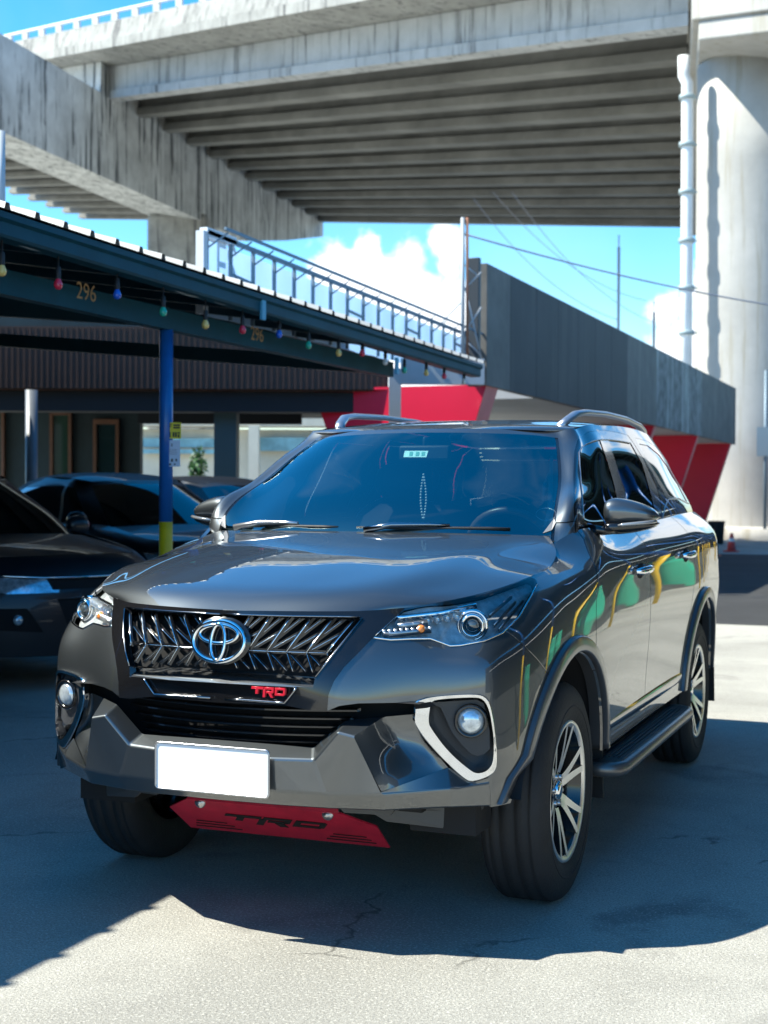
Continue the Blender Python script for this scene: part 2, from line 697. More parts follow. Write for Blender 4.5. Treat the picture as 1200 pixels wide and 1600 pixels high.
for bb, s in ((-.055, -1), (1.06, 1)):
    e = .012 * s
    hexa(pb, [vpt(-.30, bb + e * .2, 1.70), vpt(2.1, bb + e * .2, 1.70), vpt(2.1, bb + e, 1.70), vpt(-.30, bb + e, 1.70), vpt(-.30, bb + e * .2, 2.15), vpt(2.1, bb + e * .2, 2.15), vpt(2.1, bb + e, 2.15), vpt(-.30, bb + e, 2.15)])
    hexa(pb, [vpt(-.30, bb - e * .1, 2.15), vpt(2.1, bb - e * .1, 2.15), vpt(2.1, bb + e * .8, 2.15), vpt(-.30, bb + e * .8, 2.15), vpt(-.30, bb - e * .1, 3.15), vpt(2.1, bb - e * .1, 3.15), vpt(2.1, bb + e * .3, 3.15), vpt(-.30, bb + e * .3, 3.15)])
pb.build('parapet', m_conc2, via)
rb = MB()
rb.tube([vpt(-.30, -.056, 3.62), vpt(2.1, -.056, 3.62)], .09, 8)
rail = rb.build('guard_rail', M('rail_white', (.72, .73, .72), rough=.5, var=.15, vscale=2), via)
for k in range(40):
    a = .02 + .0525 * k
    q = MB()
    q.beam(vpt(a, -.056, 3.15), vpt(a, -.056, 3.60), .34, .2)
    q.build('rail_post', M('post_white', (.66, .66, .64), rough=.6) if k == 0 else bpy.data.materials['post_white'], rail, fix=False)
# cross beam at the far pier, tapering under its far end
cbm = MB()
HW = .045
bs = [(-.32, -4.3, .10), (-.022, -4.33, .10), (-.0215, -4.33, 1.72), (.30, -4.35, 1.72), (.56, -4.35, 1.72), (.78, -3.0, 1.72), (1.04, -1.1, 1.72)]
rows = []
for b, h, ht in bs:
    rows.append([vpt(1 - HW * .35, b, ht), vpt(1 - HW * .35, b, h), vpt(1 + HW * 2.6, b, h), vpt(1 + HW * 2.6, b, ht)])
cbm.grid(rows, 0, False, close=True)
cbm.add(rows[0], [(0, 1, 2, 3)])
cbm.add(rows[-1], [(3, 2, 1, 0)])
cbm.build('cross_beam', M('cross_beam_concrete', (.54, .55, .54), rough=.92, var=.30, vscale=.5, streak=.75, bump=.25, bscale=5, dirt=(.07, .08, .085), swide=.58, sfrom=.55), via)
cc = vpt(1.045, .335, 0)
cl = MB()
cl.box((cc.x, cc.y, (cc.z - 4.3) / 2), (3.9, 3.9, cc.z - 4.3), 0, Matrix.Rotation(.36, 3, 'Z'))
cl.build('column', m_conc2, via, bevel=.25)
# near pier: round column under a stepped cap
cp = MB()
for (a0, a1, b0, b1, h0, h1) in ((-.16, -.003, -.045, 1.04, -.42, 2.0), (-.15, -.010, -.042, .50, -1.02, -.42)):
    hexa(cp, [vpt(a1, b0, h0), vpt(a0, b0, h0), vpt(a0, b1, h0), vpt(a1, b1, h0), vpt(a1, b0, h1), vpt(a0, b0, h1), vpt(a0, b1, h1), vpt(a1, b1, h1)])
cp.build('cross_beam', m_pier, via, bevel=.05)
PC = px_at(1174, 836, 46.7)
PR_ = 46.7 / FPX * 88
pz = vpt(-.07, .1, -.95).z
pm = MB()
pm.lathe([(PR_, -.2), (PR_, 4.0), (PR_, 8.0), (PR_, 12.0), (PR_, pz), (0, pz)], (PC.x, PC.y, 0), 'z', 72)
pm.lathe([(PR_ + .9, 0), (PR_ + .9, .35), (PR_, .40)], (PC.x, PC.y, 0), 'z', 48)
pm.build('column', m_pier, via)
cdt = MB()
p0, p1 = vpt(.0, .245, .95), vpt(.97, .245, .95)
cdt.tube([p0, p1], .07, 6)
for k in range(14):
    q_ = p0.lerp(p1, (k + .5) / 14)
    cdt.beam(q_, q_ + UP * .75, .05, .05)
cdt.build('cable_conduit', M('conduit_grey', (.32, .40, .42), rough=.6), via)
dp = MB()
D0 = 45.5
pts = [px_at(1068.5, 88, D0), px_at(1068.5, 118, D0), px_at(1074, 130, D0), px_at(1074, 200, D0), px_at(1073, 400, D0), px_at(1071.5, 690, D0)]
dp.tube(pts, .19, 12)
dpo = dp.build('downpipe', M('pvc_white', (.74, .76, .76), rough=.45, var=.1, vscale=1), None, fix=False)
tag(dpo, 'white plastic rainwater downpipe running up the left edge of the round pier', 'pipe')
for y in (152, 226, 300, 376, 450, 520):
    q = MB()
    p = px_at(1074 - (y - 130) * .004, y, D0)
    q.lathe([(.20, -.07), (.26, -.07), (.26, .07), (.20, .07)], p, 'z', 14)
    q.beam(p, p + Vector((.30, .14, 0)), .05, .05)
    q.build('pipe_clamp', bpy.data.materials['conduit_grey'], dpo, fix=False)

# ================================================================== CARPORT SHED ON THE LEFT
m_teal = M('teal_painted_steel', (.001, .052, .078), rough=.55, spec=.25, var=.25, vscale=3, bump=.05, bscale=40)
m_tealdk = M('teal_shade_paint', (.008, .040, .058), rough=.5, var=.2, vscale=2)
m_sheet = M('galvanised_sheet', (.30, .31, .31), rough=.42, metal=.35, var=.18, vscale=1.2)
m_blue = M('blue_post_paint', (.012, .13, .42), rough=.32, var=.12, vscale=5, coat=.2)
m_yel = M('yellow_post_paint', (.78, .48, .01), rough=.4, var=.12, vscale=8)
m_brown = M('brown_cladding', (.058, .024, .014), rough=.6, var=.25, vscale=2)
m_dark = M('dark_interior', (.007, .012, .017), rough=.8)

EX, Y0, Y1 = -2.62, -9.0, 9.86


def eave_z(y):
    return 2.905 - .0126 * (y - 1.5)


def make_shed(ex, y0, y1, ez, width, pitch, label, sgn=-1, posts=(), post_off=-.38, detail=True):
    """Lean-to carport: roof rises away from its eave; sgn -1 rises to -x, +1 to +x."""
    hr = lambda x: pitch * min(x, .5) + .15 * max(0.0, x - .5)
    root = empty('carport', (ex + sgn * .5, (y0 + y1) / 2, 0), label, 'carport')
    rs = MB()
    pit = .27
    xs = [0, .5, 1.5, 3.0, 5.0, width]
    nrib = int((y1 - y0) / pit)
    rows = []
    for k in range(nrib + 1):
        y = y0 + k * pit
        for dy, dz in ((0, 0), (.20, 0), (.212, .036), (.245, .036), (.257, 0)):
            rows.append([Vector((ex + sgn * x - sgn * (.05 if x == 0 else 0), y + dy, ez(y + dy) + .012 + dz + hr(x))) for x in xs])
    rs.grid(rows, 0, False)
    rs.build('roof_sheet', m_sheet, root, fix=False)
    un = MB()
    un.grid([[Vector((ex + sgn * x, y, ez(y) + hr(x))) for x in (0, .5, width)] for y in (y0, y1)], 0, False)
    for k in range(int((y1 - y0) / .9)):
        y = y0 + .4 + k * .9
        un.beam((ex + sgn * .1, y, ez(y) - .05), (ex + sgn * .5, y, ez(y) + hr(.5) - .06), .05, .09)
        un.beam((ex + sgn * .5, y, ez(y) + hr(.5) - .06), (ex + sgn * width, y, ez(y) + hr(width) - .06), .05, .09)
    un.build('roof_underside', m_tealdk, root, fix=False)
    fa = MB()
    fa.grid([[Vector((ex + dx * -sgn, y, ez(y) + dz)) for y in (y0, (y0 + y1) / 2, y1)] for dx, dz in ((-.10, .004), (.0, .006), (.035, .0), (.035, -.035), (.012, -.05), (.012, -.115), (.0, -.13), (-.10, -.13))], 0, False)
    fa.build('gutter', m_teal, root)
    bx = ex + sgn * .38
    bm_ = MB()
    zb_ = 2.62 if detail else ez(y0) - .26
    bm_.beam((bx, y0, zb_), (bx, min(y1, 8.15) if detail else y1, zb_), .09, .145)
    bm_.build('eave_beam', m_teal, root)
    for y in posts:
        pp = MB()
        n = 24
        zs = [0.0, 1.205, 1.205, 2.55]
        pp.tube([(bx, y, 0), (bx, y, 1.205)], .0475, n, 1)
        pp.tube([(bx, y, 1.205), (bx, y, 2.55 if detail else ez(y) + .08)], .0475, n, 0)
        pp.build('post', [m_blue, m_yel], root, fix=False)
    return root


shed = make_shed(EX, Y0, Y1, eave_z, 9.0, .30, 'long dark teal carport with ribbed sheet roof on a blue and yellow post', -1, posts=(-1.1, 3.88))
# rafters from the post back into the dark, small hanging plates on the eave
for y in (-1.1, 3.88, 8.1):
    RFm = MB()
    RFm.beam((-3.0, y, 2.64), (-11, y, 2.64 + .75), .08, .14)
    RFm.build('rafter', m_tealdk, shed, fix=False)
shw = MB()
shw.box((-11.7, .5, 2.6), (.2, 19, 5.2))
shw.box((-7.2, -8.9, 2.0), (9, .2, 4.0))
shw.build('offscreen_wall', m_dark, shed)  # unseen dark walls, added to keep sky light out of the carport
for px, py in ((411, 488), (620, 575)):
    q = MB()
    p = px_on(px, py, 0, -2.60)
    q.box((p.x, p.y, p.z + .02), (.02, .06, .15))
    q.build('gutter_bracket', M('bracket_blue', (.08, .34, .50), rough=.5) if px == 411 else bpy.data.materials['bracket_blue'], shed, fix=False)


def side_text(s, size, px, py, x, mat, name, parent=None):
    """Lettering on a face that looks towards +x."""
    p = px_on(px, py, 0, x)
    vs, fs = text_mesh(s, size)
    mb = MB()
    mb.add([Vector((p.x, p.y + v.x, p.z + v.z)) for v in vs], fs)
    return mb.build(name, mat, parent, fix=False)


m_num = M('stencil_ochre', (.42, .26, .12), rough=.7, var=.4, vscale=30)
side_text('296', .150, 135, 457.5, -2.952, m_num, 'stencil_number', shed)
side_text('296', .150, 402, 523.5, -2.952, m_num, 'stencil_number', shed)

# ---- notices tied to the post
pw = Vector((-3.0, 3.88, 0))
fdir = Vector((CAM_LOC.x - pw.x, CAM_LOC.y - pw.y, 0)).normalized()
rdir = Vector((-fdir.y, fdir.x, 0))


def notice(name, px0, py0, px1, py1, mat, label, marks):
    D = (pw - CAM_LOC).dot(_F) - .06
    a, b, c_, d = (px_at(px0, py0, D), px_at(px1, py0, D), px_at(px1, py1, D), px_at(px0, py1, D))
    mb = MB()
    mb.prism([a, b, c_, d], fdir * -.004)
    o = mb.build(name, mat)
    tag(o, label, 'notice')
    for col, rects in marks:
        mk = MB()
        for u0, v0, u1, v1 in rects:
            qs = []
            for u, v in ((u0, v0), (u1, v0), (u1, v1), (u0, v1)):
                qs.append(a.lerp(b, u).lerp(d.lerp(c_, u), v) + fdir * .003)
            mk.add(qs, [(0, 1, 2, 3)])
        mk.build('printing', col, o, fix=False)
    return o


m_ink = M('black_ink', (.02, .02, .022), rough=.6)
m_ink2 = M('grey_ink', (.30, .31, .36), rough=.6)
random.seed(3)
ym = [(.08, .10, .14, .36), (.18, .14, .24, .34), (.28, .10, .46, .16), (.28, .22, .42, .28), (.54, .12, .92, .22), (.54, .27, .92, .37), (.10, .55, .16, .86), (.20, .60, .28, .70), (.32, .58, .38, .90), (.50, .60, .60, .90), (.64, .60, .74, .90), (.78, .60, .92, .68), (.80, .74, .90, .92)]
notice('yellow_notice', 256.5, 660, 283, 685.5, M('yellow_sign', (.82, .62, .02), rough=.5), 'small yellow sign with black print fixed high on the blue post', [(m_ink, ym)])
wm = [(.42, .12, .52, .24)] + [(.16, .34 + .06 * k, .84 - .1 * random.random(), .355 + .06 * k) for k in range(4)]
wk = [(.12, .70, .24, .80), (.42, .70, .54, .82), (.70, .70, .80, .80), (.30, .88, .42, .95), (.60, .88, .70, .94)]
notice('paper_notice', 257, 688, 281.5, 729, M('white_paper', (.66, .70, .80), rough=.7), 'white paper notice hung on the blue post below the yellow sign', [(m_ink2, wm), (m_ink, wk)])

# ---- string of coloured bulbs along the eave
bulbs = [(3, 424, 'y'), (91, 445, 'r'), (183, 461, 'b'), (255, 488, 'g'), (321, 508, 'y'), (379, 516, 'r'), (436, 523, 'b'), (482, 540, 'g'), (529, 552, 'y'), (566, 552, 'r'), (602, 566, 'w'), (632, 579, 'g'), (666, 583, 'y'), (694, 588, 'r'), (725, 597, 'w')]
bc = {'y': (.80, .55, .16), 'r': (.72, .03, .07), 'b': (.02, .12, .62), 'g': (.02, .42, .28), 'w': (.75, .72, .68)}
bmats = {k: M('bulb_' + n, bc[k], rough=.25, coat=.5) for k, n in (('y', 'yellow'), ('r', 'red'), ('b', 'blue'), ('g', 'green'), ('w', 'white'))}
sl_root = empty('string_lights', tuple(px_on(255, 470, 0, -2.68)), 'cord of small coloured bulbs strung under the carport eave', 'string lights')
cord = []
tops = []
for px, py, k in bulbs:
    p = px_on(px, py, 0, -2.68)
    tops.append(Vector((p.x, p.y, p.z + .20)))
tops = [px_on(-160, 398, 0, -2.68) + Vector((0, 0, .14))] + tops
for a, b in zip(tops[:-1], tops[1:]):
    for i in range(6):
        t = i / 6
        cord.append(a.lerp(b, t) + Vector((0, 0, -.035 * 4 * t * (1 - t))))
cord.append(tops[-1])
cm = MB()
cm.tube(cord, .007, 6)
cm.build('cord', M('cord_grey', (.20, .24, .27), rough=.6), sl_root, fix=False)
for px, py, k in bulbs:
    p = px_on(px, py, 0, -2.68)
    q = MB()
    q.lathe([(0, -.028), (.011, -.026), (.021, -.018), (.026, -.003), (.024, .011), (.017, .026), (.013, .036)], p, 'z', 16)
    bo = q.build('bulb', bmats[k], sl_root, fix=False)
    q = MB()
    q.lathe([(.014, .032), (.016, .045), (.015, .10), (.005, .108), (.005, .20)], p, 'z', 12)
    q.build('socket', m_ink, bo, fix=False)

# ================================================================== BUILDINGS BEHIND THE CARPORT
FH = Vector((_F.x, _F.y, 0)).normalized()
RH = Vector((FH.y, -FH.x, 0))
ROTV = Matrix(((RH.x, FH.x, 0), (RH.y, FH.y, 0), (0, 0, 1)))


def fpt(px, depth, z):
    """The point at that height straight behind a pixel column, depth metres away."""
    p = px_at(px, 770, depth)
    return Vector((p.x, p.y, z))


def zof(py, depth):
    return px_at(600, py, depth).z


def slab(mb, px0, px1, z0, z1, d0, thick, mi=0):
    a, b = fpt(px0, d0, z0), fpt(px1, d0, z0)
    th = FH * thick
    hexa(mb, [a, b, b + th, a + th, a + UP * (z1 - z0), b + UP * (z1 - z0), b + th + UP * (z1 - z0), a + th + UP * (z1 - z0)], mi)


bld = empty('slatted_building', tuple(fpt(250, 21, 0)), 'dark brown slat-clad building with an open ground floor behind the carport', 'building')
SLW = MB()
w0 = zof(611, 20.5)
slab(SLW, -140, 606, w0, w0 + .92, 20.6, .15)
k = 0
for px in np.arange(-135, 604, 4.6):
    slab(SLW, px, px + 3.9, w0, w0 + .9, 20.585 - .006 * (k % 2), .03)
    k += 1
SLW.build('slat_wall', m_brown, bld, fix=False)
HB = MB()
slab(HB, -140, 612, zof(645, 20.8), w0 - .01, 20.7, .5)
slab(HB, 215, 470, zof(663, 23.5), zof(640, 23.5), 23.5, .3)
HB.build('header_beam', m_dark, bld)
CLm = MB()
slab(CLm, 334, 369, 0, w0, 21.0, .45)
CLm.build('column', M('column_teal', (.035, .075, .09), rough=.6), bld)
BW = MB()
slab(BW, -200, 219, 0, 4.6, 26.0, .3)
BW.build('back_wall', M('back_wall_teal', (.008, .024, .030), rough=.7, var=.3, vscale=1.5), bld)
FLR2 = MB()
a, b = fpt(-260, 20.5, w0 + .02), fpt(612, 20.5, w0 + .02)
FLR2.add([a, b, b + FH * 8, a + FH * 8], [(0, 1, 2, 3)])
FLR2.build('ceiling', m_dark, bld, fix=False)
m_wood = M('door_frame_wood', (.11, .045, .02), rough=.5, var=.2, vscale=6)
for x0, x1, y0, g_ in ((77, 111, 651, 1), (145, 185, 665, 0), (-30, 6, 648, 1)):
    FRm = MB()
    zt_ = zof(y0, 25.9)
    slab(FRm, x0, x0 + 5, .0, zt_, 25.86, .12)
    slab(FRm, x1 - 5, x1, .0, zt_, 25.86, .12)
    slab(FRm, x0, x1, zt_, zt_ + .09, 25.86, .12)
    dr = FRm.build('door_frame', m_wood, bld, fix=False)
    GP = MB()
    slab(GP, x0 + 5, x1 - 5, .0, zt_, 25.93, .03)
    GP.build('door_glass', M('door_glass_green' if g_ else 'door_glass_dark', (.02, .05, .035) if g_ else (.012, .03, .034), rough=.06, coat=1), dr, fix=False)
wc = MB()
p = fpt(49, 18.5, 0)
wc.tube([p, Vector((p.x, p.y, zof(612, 18.5)))], .078, 20)
tag(wc.build('round_column', M('white_column_paint', (.17, .19, .22), rough=.4, var=.1, vscale=4), fix=False), 'slim white round column standing in the dark behind the parked cars', 'column')

# bright street seen through the open ground floor
sw = MB()
slab(sw, 150, 620, 0, zof(672, 42), 42, .4)
slab(sw, 150, 620, zof(668, 42), zof(655, 42), 41.4, 1.2)
slab(sw, 388, 404, 0, zof(668, 42), 41.0, .4)
fw = sw.build('street_wall', M('cream_render', (.60, .56, .46), rough=.8, var=.15, vscale=1))
tag(fw, 'sunlit cream wall with a ledge glimpsed through the open ground floor', 'wall')
sw2 = MB()
slab(sw2, 216, 334, zof(700, 41.5), zof(686, 41.5), 41.7, .2)
slab(sw2, 400, 520, zof(705, 41.5), zof(684, 41.5), 41.7, .2)
slab(sw2, 216, 334, zof(710, 41.5), zof(703, 41.5), 41.6, .2)
sw2.build('blue_band', M('street_band_blue', (.22, .42, .46), rough=.6, var=.3, vscale=3), fw)


def leaf_clump(name, centre, rad, n, mats, label, seed, parent=None):
    rnd = random.Random(seed)
    mb = MB()
    for _ in range(n):
        d = Vector((rnd.gauss(0, 1), rnd.gauss(0, 1), rnd.gauss(0, 1)))
        d = d.normalized() * rnd.random() ** .45
        c0 = Vector(centre) + Vector((d.x * rad[0], d.y * rad[1], d.z * rad[2]))
        s = rnd.uniform(.06, .15)
        q = Matrix.Rotation(rnd.uniform(0, 6.3), 3, 'Z') @ Matrix.Rotation(rnd.uniform(-1, 1), 3, 'X')
        mb.add([c0 + q @ Vector((-s * .5, 0, 0)), c0 + q @ Vector((0, -s, .02)), c0 + q @ Vector((s * .5, 0, 0)), c0 + q @ Vector((0, s, .02))], [(0, 1, 2, 3)], rnd.randrange(len(mats)))
    o = mb.build(name, mats, parent, fix=False)
    if label:
        tag(o, label, 'shrub')
    return o


m_leafs = [M('leaf_mid', (.05, .14, .035), rough=.5), M('leaf_dark', (.025, .08, .025), rough=.5), M('leaf_light', (.10, .20, .05), rough=.5)]
leaf_clump('shrub', fpt(309, 39, 1.95), (.22, .3, .75), 260, m_leafs, 'leafy green shrub against the cream wall, seen beside the dark column', 5)

# white annex with the red splayed fins under the panelled canopy
ax_ = empty('white_annex', tuple(fpt(690, 15, 0)), 'white wall strip and post at the end of the carport above the red panel', 'wall')
AW = MB()
slab(AW, 625, 756, zof(600, 17.0), zof(560, 17.0), 17.0, .12)
AW.build('upper_wall', M('annex_white', (.44, .47, .50), rough=.6, var=.12, vscale=2), ax_)
AW = MB()
slab(AW, 607, 626, 0, zof(578, 17.1), 16.9, .14)
AW.build('post', bpy.data.materials['annex_white'], ax_)
m_redp = M('red_panel', (.60, .004, .034), rough=.42, coat=.25, var=.08, vscale=1)
m_pink = M('red_panel_edge', (.62, .20, .20), rough=.55, var=.12, vscale=3)
can = empty('panelled_canopy', (-3.9, 26, 0), 'long dark grey panelled canopy fascia on splayed red fins, running away to the pier', 'canopy')
m_fasc = M('fascia_grey_panel', (.040, .043, .048), rough=.6, spec=.25, var=.22, vscale=.8, streak=.35, dirt=(.062, .064, .066))
m_fasc3 = M('fascia_worn_panel', (.120, .115, .105), rough=.6, spec=.3, var=.35, vscale=1.6, streak=.5, dirt=(.17, .16, .14))
m_fasc2 = M('fascia_dull_panel', (.15, .155, .15), rough=.6, spec=.3, var=.85, vscale=3.2, streak=.6, dirt=(.42, .44, .40))
cy0, cy1 = 13.85, 39.1
edges_px = [760, 797, 838, 872, 903, 930, 955, 980, 1003, 1026, 1062, 1097, 1124, 1150]
ys = [px_on(p, 600, 0, -3.9).y for p in edges_px]
for i in range(len(ys) - 1):
    q = MB()
    q.box((-3.95, (ys[i] + ys[i + 1]) / 2, 3.77), (.10, ys[i + 1] - ys[i] - .010, 1.70))
    q.build('fascia_panel', m_fasc2 if i in (9, 10) else m_fasc3 if i in (0, 7, 8, 11, 12) else m_fasc, can, bevel=.004)
q = MB()
q.box((-3.97, cy0 - .05, 3.76), (.16, .10, 1.76))
q.build('fascia_end', M('fascia_end_dark', (.03, .035, .04), rough=.5), can, bevel=.01)
q = MB()
q.box((-6.3, (17.5 + cy1) / 2, 3.07), (4.5, cy1 - 17.5, .22))
q.build('canopy_box', M('canopy_soffit', (.34, .35, .36), rough=.7, var=.15, vscale=.8), can)
bk = MB()
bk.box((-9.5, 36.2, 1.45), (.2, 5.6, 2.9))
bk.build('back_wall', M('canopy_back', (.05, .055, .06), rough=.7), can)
for px_r in (775, 1029, 1096, 1147):
    yy = px_on(px_r - 3, 690, 0, -3.9).y
    fm = MB()
    x0, x1, xb0, xb1 = -3.93, -6.6, -4.85, -5.5
    t = .28 if px_r == 775 else .12
    outl = [(x0, 2.94), (x1, 2.94), (xb1, .0), (xb0, .0)]
    fm.prism([(x, yy - t, z) for x, z in outl], (0, 2 * t, 0))
    f_ = fm.build('splayed_fin', m_redp, can)
    em_ = MB()
    em_.add([(x0 + .004, yy - t, 2.94), (x0 + .004, yy + t, 2.94), (xb0 + .004, yy + t, 0), (xb0 + .004, yy - t, 0)], [(0, 1, 2, 3)])
    em_.build('fin_edge', m_pink, f_, fix=False)

# ---- blue tarpaulin sign on a frame above the roofs
bnx = -4.2
by0, by1 = px_on(315, 400, 0, bnx).y, px_on(738, 540, 0, bnx).y
bz1a, bz1b = px_on(315, 368, 0, bnx).z, px_on(738, 532, 0, bnx).z
ban = empty('tarpaulin_sign', (bnx, by0, 3.2), 'long pale blue tarpaulin sign on a steel frame above the carport roof', 'sign')
tp_ = MB()
nb = 17
yb = [by0 + (by1 - by0) * k / nb for k in range(nb + 1)]


def bz(y):
    return bz1a + (bz1b - bz1a) * (y - by0) / (by1 - by0)


rows = []
for y in np.linspace(by0, by1, 69):
    rows.append([Vector((bnx + .02 * math.sin(y * 9), y, 3.02)), Vector((bnx + .03 * math.sin(y * 9 + 1), y, 3.35)), Vector((bnx, y, bz(y) - .02))])
tp_.grid(rows, 0, True)
m_tarp = M('tarpaulin_blue', (.42, .64, .92), rough=.5, var=.08, vscale=2)
_t = m_tarp.node_tree
_b = _t.nodes['Principled BSDF']
_tl = node(_t, 'ShaderNodeBsdfTranslucent')
_tl.inputs['Color'].default_value = (.42, .66, .95, 1)
_mx = node(_t, 'ShaderNodeMixShader')
_mx.inputs['Fac'].default_value = .45
_t.links.new(_b.outputs[0], _mx.inputs[1])
_t.links.new(_tl.outputs[0], _mx.inputs[2])
_t.links.new(_mx.outputs[0], _t.nodes['Material Output'].inputs['Surface'])
tp_.build('tarpaulin', m_tarp, ban, fix=False)
fr_ = MB()
for k, y in enumerate(yb):
    fr_.beam((bnx + .05, y, 3.02), (bnx + .05, y, bz(y) + .02), .03, .03)
    fr_.beam((bnx + .05, y, bz(y) - .12), (bnx + .22, y + .10, bz(y) + .03), .015, .015)
fr_.beam((bnx + .05, by0, bz(by0) + .03), (bnx + .05, by1, bz(by1) + .03), .04, .04)
fr_.beam((bnx + .24, by0, bz(by0) + .05), (bnx + .24, by1, bz(by1) + .05), .025, .025)
for k in (1, 7, 11, 15):
    fr_.beam((bnx + .05, yb[k], 3.45), (bnx + .05, yb[k + 1], 3.42), .025, .025)
fr_.build('sign_frame', M('frame_steel', (.16, .22, .27), rough=.5, metal=.3), ban, fix=False)
fe = MB()
fe.beam((bnx + .03, by0 - .05, 3.02), (bnx + .03, by0 - .05, bz(by0) + .03), .08, .08)
fe.beam((bnx + .03, by0 - .02, bz(by0) + .03), (bnx + .03, by0 + .55, bz(by0) + .03), .08, .08)
fe.build('end_post', M('frame_white', (.66, .68, .70), rough=.5), ban, fix=False)
lt = MB()
vs, fs = text_mesh('ES', .62)
pE = px_on(347, 421, 0, bnx)
lt.add([Vector((bnx + .045, pE.y + v.x * .72, pE.z + v.z)) for v in vs], fs)
rnd = random.Random(4)
y = by0 + 1.6
while y < by1 - .4:
    w = rnd.uniform(.10, .26)
    h = rnd.uniform(.10, .17)
    lt.add([(bnx + .045, y, 3.16), (bnx + .045, y + w, 3.16), (bnx + .045, y + w, 3.16 + h), (bnx + .045, y, 3.16 + h)], [(0, 1, 2, 3)])
    y += w + rnd.uniform(.04, .12)
lt.build('lettering', M('letter_white', (.80, .82, .86), rough=.5), ban, fix=False)
pk = MB()
for y in np.arange(by1 - 2.6, by1 - .3, .42):
    pk.add([(bnx + .043, y, 3.06), (bnx + .043, y + .2, 3.06), (bnx + .043, y + .24, 3.3), (bnx + .043, y + .05, 3.34)], [(0, 1, 2, 3)])
pk.build('pink_print', M('print_pink', (.72, .42, .72), rough=.5), ban, fix=False)

# ---- steel mast with stays, wires and far poles
ms = MB()
p0, p1 = px_at(723, 590, 19), px_at(723, 340, 19)
ms.tube([p0, p1], .028, 8)
ms.tube([p0 + RH * .06, p1 + RH * .06], .020, 8, 1)
for py, pz_, sgn in ((545, 440, 1), (400, 470, 1), (555, 470, -1)):
    pass
for (xa, ya), (xb, yb_) in (((723, 455), (752, 425)), ((723, 412), (748, 432)), ((727, 450), (752, 560)), ((723, 470), (660, 535)), ((726, 520), (752, 480)), ((726, 530), (752, 556))):
    ms.tube([px_at(xa, ya, 19), px_at(xb, yb_, 19)], .011, 5)
tag(ms.build('steel_mast', [M('mast_grey', (.36, .38, .40), rough=.5), M('mast_rust', (.28, .12, .07), rough=.7)], None, fix=False), 'thin steel mast with wire stays standing left of the grey canopy fascia', 'mast')
for (px, py0, py1, D, r, nm, lb) in ((967, 386, 640, 60, .06, 'lamp_pole', 'thin grey pole rising behind the grey fascia, the taller one'), (1022, 488, 640, 64, .06, 'lamp_pole', 'short thin pole rising behind the fascia near the pier')):
    q = MB()
    a, b = px_at(px, py1, D), px_at(px, py0, D)
    a.z = 0
    q.tube([Vector((b.x, b.y, 0)), b], r, 8)
    q.tube([Vector((b.x, b.y, b.z - .3)), Vector((b.x, b.y, b.z + .5))], r * .5, 6)
    tag(q.build(nm, bpy.data.materials['mast_grey'], fix=False), lb, 'pole')


def wire(pts_px, r, label):
    A, B = px_at(*pts_px[0]), px_at(*pts_px[1])
    sag = pts_px[2]
    q = MB()
    q.tube([A.lerp(B, t) + UP * (-sag * 4 * t * (1 - t)) for t in np.linspace(0, 1, 17)], r, 5)
    tag(q.build('overhead_wire', m_ink2, fix=False), label, 'wire', )


wire(((726, 366, 19), (1400, 500, 26), .18), .013, 'thick dark cable running from the mast across the pier')
wire(((770, 300, 60), (1010, 470, 64), .8), .014, 'thin power line crossing the sky above the grey fascia, upper one')
wire(((800, 300, 60), (1024, 505, 64), .8), .014, 'thin power line crossing the sky above the grey fascia, middle one')
wire(((740, 310, 60), (966, 500, 60), .8), .014, 'thin power line crossing the sky above the grey fascia, lowest one')
vp_ = MB()
q0 = px_at(2, 345, 11)
vp_.tube([Vector((q0.x, q0.y, 3.3)), px_at(1, 205, 11)], .035, 10)
tag(vp_.build('vent_pipe', bpy.data.materials['annex_white'], fix=False), 'pale upright pipe at the far left edge above the carport roof', 'pipe')

# ---- cones, barrier and bin by the pier
m_cone = M('cone_red', (.72, .05, .03), rough=.45)
m_conew = M('cone_white', (.80, .80, .78), rough=.4)


def cone(px, py, h, label):
    b = px_on(px, py, 2, .006)
    root = empty('traffic_cone', tuple(b), label, 'traffic cone', 'cones near the pier')
    q = MB()
    q.lathe([(.0, h), (.035, h), (.060, h * .72), (.075, h * .55), (.12, h * .05), (.12, .03)], b, 'z', 24)
    q.build('cone_body', m_cone, root, fix=False)
    q = MB()
    q.lathe([(.0618, h * .72), (.0768, h * .55)], b, 'z', 24)
    q.build('reflective_band', m_conew, root, fix=False)
    q = MB()
    q.box((b.x, b.y, .02), (.36, .36, .03))
    q.build('cone_base', m_cone, root, bevel=.008)


cone(1143, 862, .46, 'small red traffic cone with a white band standing by the round pier')
cone(1113, 869, .62, 'red and white cone half hidden by the rear of the SUV')
bb_ = px_on(1119, 850, 2, 0)
bn = MB()
bn.lathe([(0, .0), (.20, 0), (.24, .62), (.26, .64), (.24, .66), (.22, .62), (.0, .30)], (bb_.x, bb_.y, 0), 'z', 24)
tag(bn.build('rubbish_bin', M('bin_black', (.016, .022, .024), rough=.5), fix=False), 'black round rubbish bin standing at the foot of the pier', 'bin')
sg = MB()
p = px_at(1196, 690, 44)
sg.box(p, (.5, .2, .9))
sg.tube([Vector((p.x, p.y, 0)), p + UP * 2.2], .05, 8)
tag(sg.build('signal_box', bpy.data.materials['frame_steel'], fix=False), 'grey box on a thin post in front of the pier at the right edge', 'signal box')

# ================================================================== THE SUV
# Car frame = world: x towards its left side, y rearwards from the front axle, z up.


